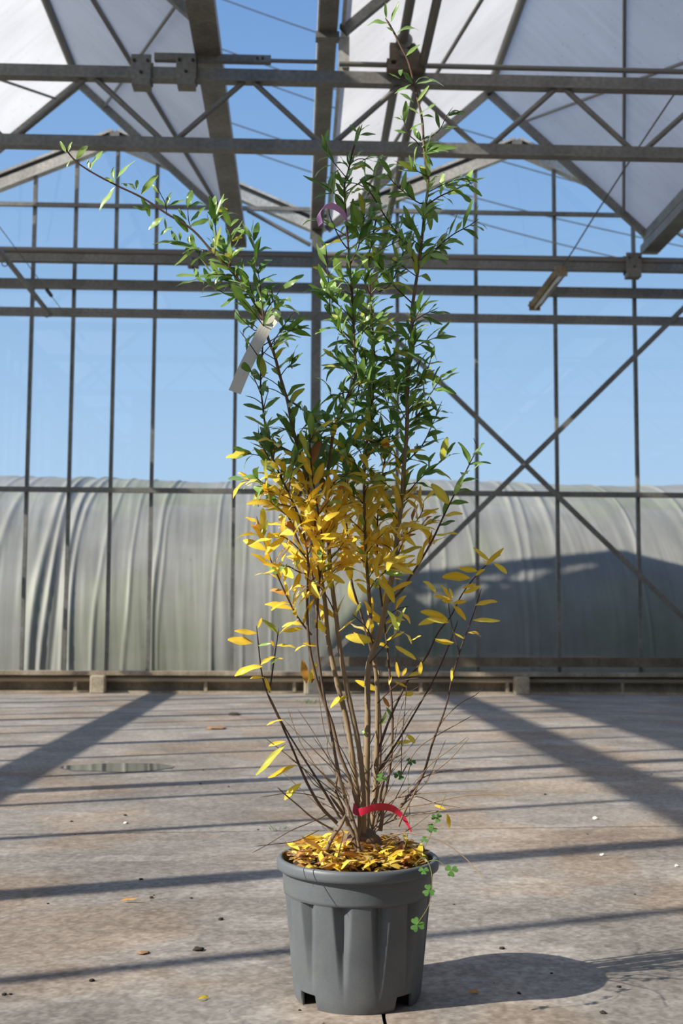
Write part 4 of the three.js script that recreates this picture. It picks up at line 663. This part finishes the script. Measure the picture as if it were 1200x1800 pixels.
// ---------------------------------------------------------------- clover in the pot
{
  const s = new THREE.Shape(); s.moveTo(0, 0); s.bezierCurveTo(0.35, 0.25, 0.75, 0.7, 0.45, 0.98); s.bezierCurveTo(0.3, 1.1, 0.1, 1.05, 0, 0.9); s.bezierCurveTo(-0.1, 1.05, -0.3, 1.1, -0.45, 0.98); s.bezierCurveTo(-0.75, 0.7, -0.35, 0.25, 0, 0);
  const leaflet = new THREE.ShapeGeometry(s, 5), p = leaflet.attributes.position; for (let i = 0; i < p.count; i++) p.setZ(i, -0.35 * p.getX(i) * p.getX(i)); leaflet.computeVertexNormals();
  const cm = phys({ color: lin(0.09, 0.23, 0.035), roughness: 1, transmission: 0.3, thickness: 0, side: THREE.DoubleSide }), sm = std({ color: lin(0.22, 0.22, 0.06), roughness: 0.8 });
  const sprig = (pts, heads, label) => {
    const t = thing('clover_sprig', label, 'weed', from(...pts[0]).toArray(), 'clover growing in the pot');
    const loc = (q) => V(q[0] - pts[0][0], q[1] - pts[0][1], q[2] - pts[0][2]);
    mesh('stalk', tube(pts.map(loc), 0.0006, 20, 5), sm, t);
    for (const [x, y, z, size, turn, tilt] of heads) for (let k = 0; k < 3; k++) {
      const o = mesh('leaflet', leaflet, cm, t); o.position.copy(loc([x, y, z])); o.scale.setScalar(size * 0.76); o.rotation.set(tilt, R(-0.2, 0.2), turn + k * 2.09, 'XYZ');
    }
  };
  sprig([[0.1, 0.268, 0.1], [0.118, 0.29, 0.135], [0.128, 0.265, 0.172], [0.122, 0.215, 0.178], [0.1, 0.178, 0.176]], [[0.1, 0.178, 0.176, 0.017, 0.4, -0.5], [0.121, 0.24, 0.18, 0.015, 2.2, -0.7], [0.114, 0.272, 0.16, 0.012, 1.0, -0.9]], 'clover sprig hanging down over the rim of the pot');
  sprig([[0.11, 0.265, 0.08], [0.145, 0.278, 0.1], [0.168, 0.262, 0.11]], [[0.172, 0.262, 0.112, 0.016, 0.9, -0.6]], 'clover sprig reaching sideways past the rim of the pot');
  sprig([[0.115, 0.268, 0.05], [0.135, 0.32, 0.08], [0.15, 0.36, 0.08], [0.168, 0.4, 0.07]], [[0.138, 0.335, 0.082, 0.014, 0.2, -0.9], [0.148, 0.355, 0.08, 0.013, 1.3, -0.6], [0.125, 0.312, 0.07, 0.01, 2.0, -0.9]], 'upright clover sprig beside the red ribbon');
  sprig([[0.085, 0.27, 0.04], [0.1, 0.34, 0.03], [0.1, 0.42, 0.0], [0.108, 0.45, -0.02]], [[0.108, 0.45, -0.02, 0.013, 0.6, -0.9], [0.082, 0.425, 0.0, 0.014, 1.7, -0.7], [0.042, 0.428, 0.05, 0.014, 2.4, -0.8]], 'tall clover sprig among the lower twigs of the shrub');
}

// ---------------------------------------------------------------- things lying on the floor
{
  const onFloor = (x, z, len, kind, turn, label) => {
    const o = mesh('fallen_leaf', leafShapes[pick(leafShapes)], leafMats[kind][0]); leafMatrix(V(x, 0.006, z), V(Math.cos(turn), 0.05, Math.sin(turn)), V(0.5, 0.9, 0.3), len).decompose(o.position, o.quaternion, o.scale); tag(o, label, 'leaf');
  };
  onFloor(-0.183, -2.365, 0.03, 'y', -0.7, 'curled yellow leaf alone on the concrete beside the pot');
  onFloor(0.345, -2.4, 0.034, 'o', -0.15, 'thin dry leaf on the concrete inside the shadow of the pot');
  onFloor(-0.45, -3.17, 0.045, 'o', 0.1, 'brown dry leaf flat on the concrete');
  onFloor(0.2, -3.88, 0.05, 'g', 0.05, 'narrow green leaf on the concrete beyond the pot');
  const chip = (r, flat, s) => { const g = mergeVertices(new THREE.IcosahedronGeometry(r, 1).deleteAttribute('normal').deleteAttribute('uv')), p = g.attributes.position; for (let i = 0; i < p.count; i++) { const k = 0.65 + 0.7 * hash(i, s, 3); p.setXYZ(i, p.getX(i) * k, p.getY(i) * k * flat, p.getZ(i) * k); } g.computeVertexNormals(); return g; };
  const dirt = std({ color: lin(0.035, 0.028, 0.02), roughness: 1 }), pale = std({ color: lin(0.75, 0.72, 0.66), roughness: 0.7 }), tan = std({ color: lin(0.3, 0.17, 0.09), roughness: 0.9 });
  const clod = (x, z, r, m, label, group, f = 0.45) => { const o = mesh(m === pale ? 'pebble' : 'soil_clod', chip(r, f, Math.round(x * 997 + z * 331)), m); o.position.set(x, r * f * 0.6, z); o.rotation.y = x * 40; tag(o, label, m === pale ? 'pebble' : 'clod', group); };
  clod(-0.21, -2.72, 0.011, dirt, 'dark crumb of soil on the concrete beside the pot, the largest there'); clod(-0.33, -2.7, 0.012, tan, 'reddish dry leaf scrap on the concrete', null, 0.25);
  clod(-0.47, -9.25, 0.045, dirt, 'dark lump of soil far back near the gable wall', null, 0.3); clod(-0.53, -8.1, 0.07, tan, 'low brown patch of crumbs far back on the concrete', null, 0.12);
  for (const [x, z, says] of [[-0.605, -4.37, 'white pebble on the concrete in front of the puddle'], [1.12, -4.45, 'white pebble just beyond the slab joint, under the broad diagonal shadow'], [0.97, -3.77, 'white pebble on the near side of the slab joint, beside a bar shadow'], [1.15, -3.6, 'white pebble farthest from the pot on its shaded side']]) clod(x, z, R(0.006, 0.011), pale, says, 'white pebbles on the floor', 0.6);
  for (let i = 0; i < 46; i++) { const z = -2.2 - 4.4 * Math.pow(rnd(), 1.6); clod(R(-0.32, 0.33) * -z, z, R(0.0025, 0.0065), dirt, z < -4.3 ? 'tiny dark crumb of soil beyond the slab joint' : 'tiny dark crumb of soil on the slab around the pot', 'soil crumbs on the floor', 0.5); }
  const tuft = (x, z, n, r, label) => {
    const t = thing('grass_tuft', label, 'grass', [x, 0, z]), gm = phys({ color: lin(0.09, 0.17, 0.04), roughness: 1, transmission: 0.3, thickness: 0, side: THREE.DoubleSide }), list = [];
    for (let i = 0; i < n; i++) { const a = R(0, 6.28), d = R(0, r), g = leafShapes[4].clone(); g.deleteAttribute('color'); g.scale(0.3, 0.6, 1); list.push(g.applyMatrix4(leafMatrix(V(Math.cos(a) * d, 0, Math.sin(a) * d * 0.4), V(R(-1.1, 1.1), 1, R(-1.1, 1.1)), V(R(-1, 1), 0.1, R(-1, 1)), R(0.015, 0.04) * (r > 0.1 ? 1.6 : 1)))); }
    mesh('blades', mergeGeometries(list), gm, t).userData.kind = 'stuff';
  };
  tuft(0.16, -10.5, 60, 0.2, 'low green weed patch far back near the gable wall'); tuft(-0.04, -4.22, 10, 0.04, 'little grass tuft growing in the slab joint');
  tuft(0.12, -4.23, 7, 0.03, 'tiny grass tuft in the slab joint behind the pot');
  // puddle: shallow water in a hollow
  const sh = new THREE.Shape(), n = 40; for (let i = 0; i < n; i++) { const a = i / n * Math.PI * 2, k = 0.75 + 0.45 * fbm(Math.cos(a) * 2 + 5, Math.sin(a) * 2 + 5, 99, 3, 301), x = Math.cos(a) * 0.25 * k * (Math.cos(a) < 0 ? 1.35 : 0.85), y = Math.sin(a) * 0.17 * k; i ? sh.lineTo(x, y) : sh.moveTo(x, y); }
  const pg = new THREE.ExtrudeGeometry(sh, { depth: 0.0015, bevelEnabled: true, bevelSize: 0.003, bevelThickness: 0.001, bevelSegments: 1 }).rotateX(-Math.PI / 2);
  const pd = mesh('puddle', pg, std({ color: lin(0.075, 0.068, 0.06), roughness: 0.04 })); pd.position.set(-0.82, 0.001, -5.98); tag(pd, 'shallow puddle of water on the concrete', 'puddle');
}

renderer.render(scene, camera);
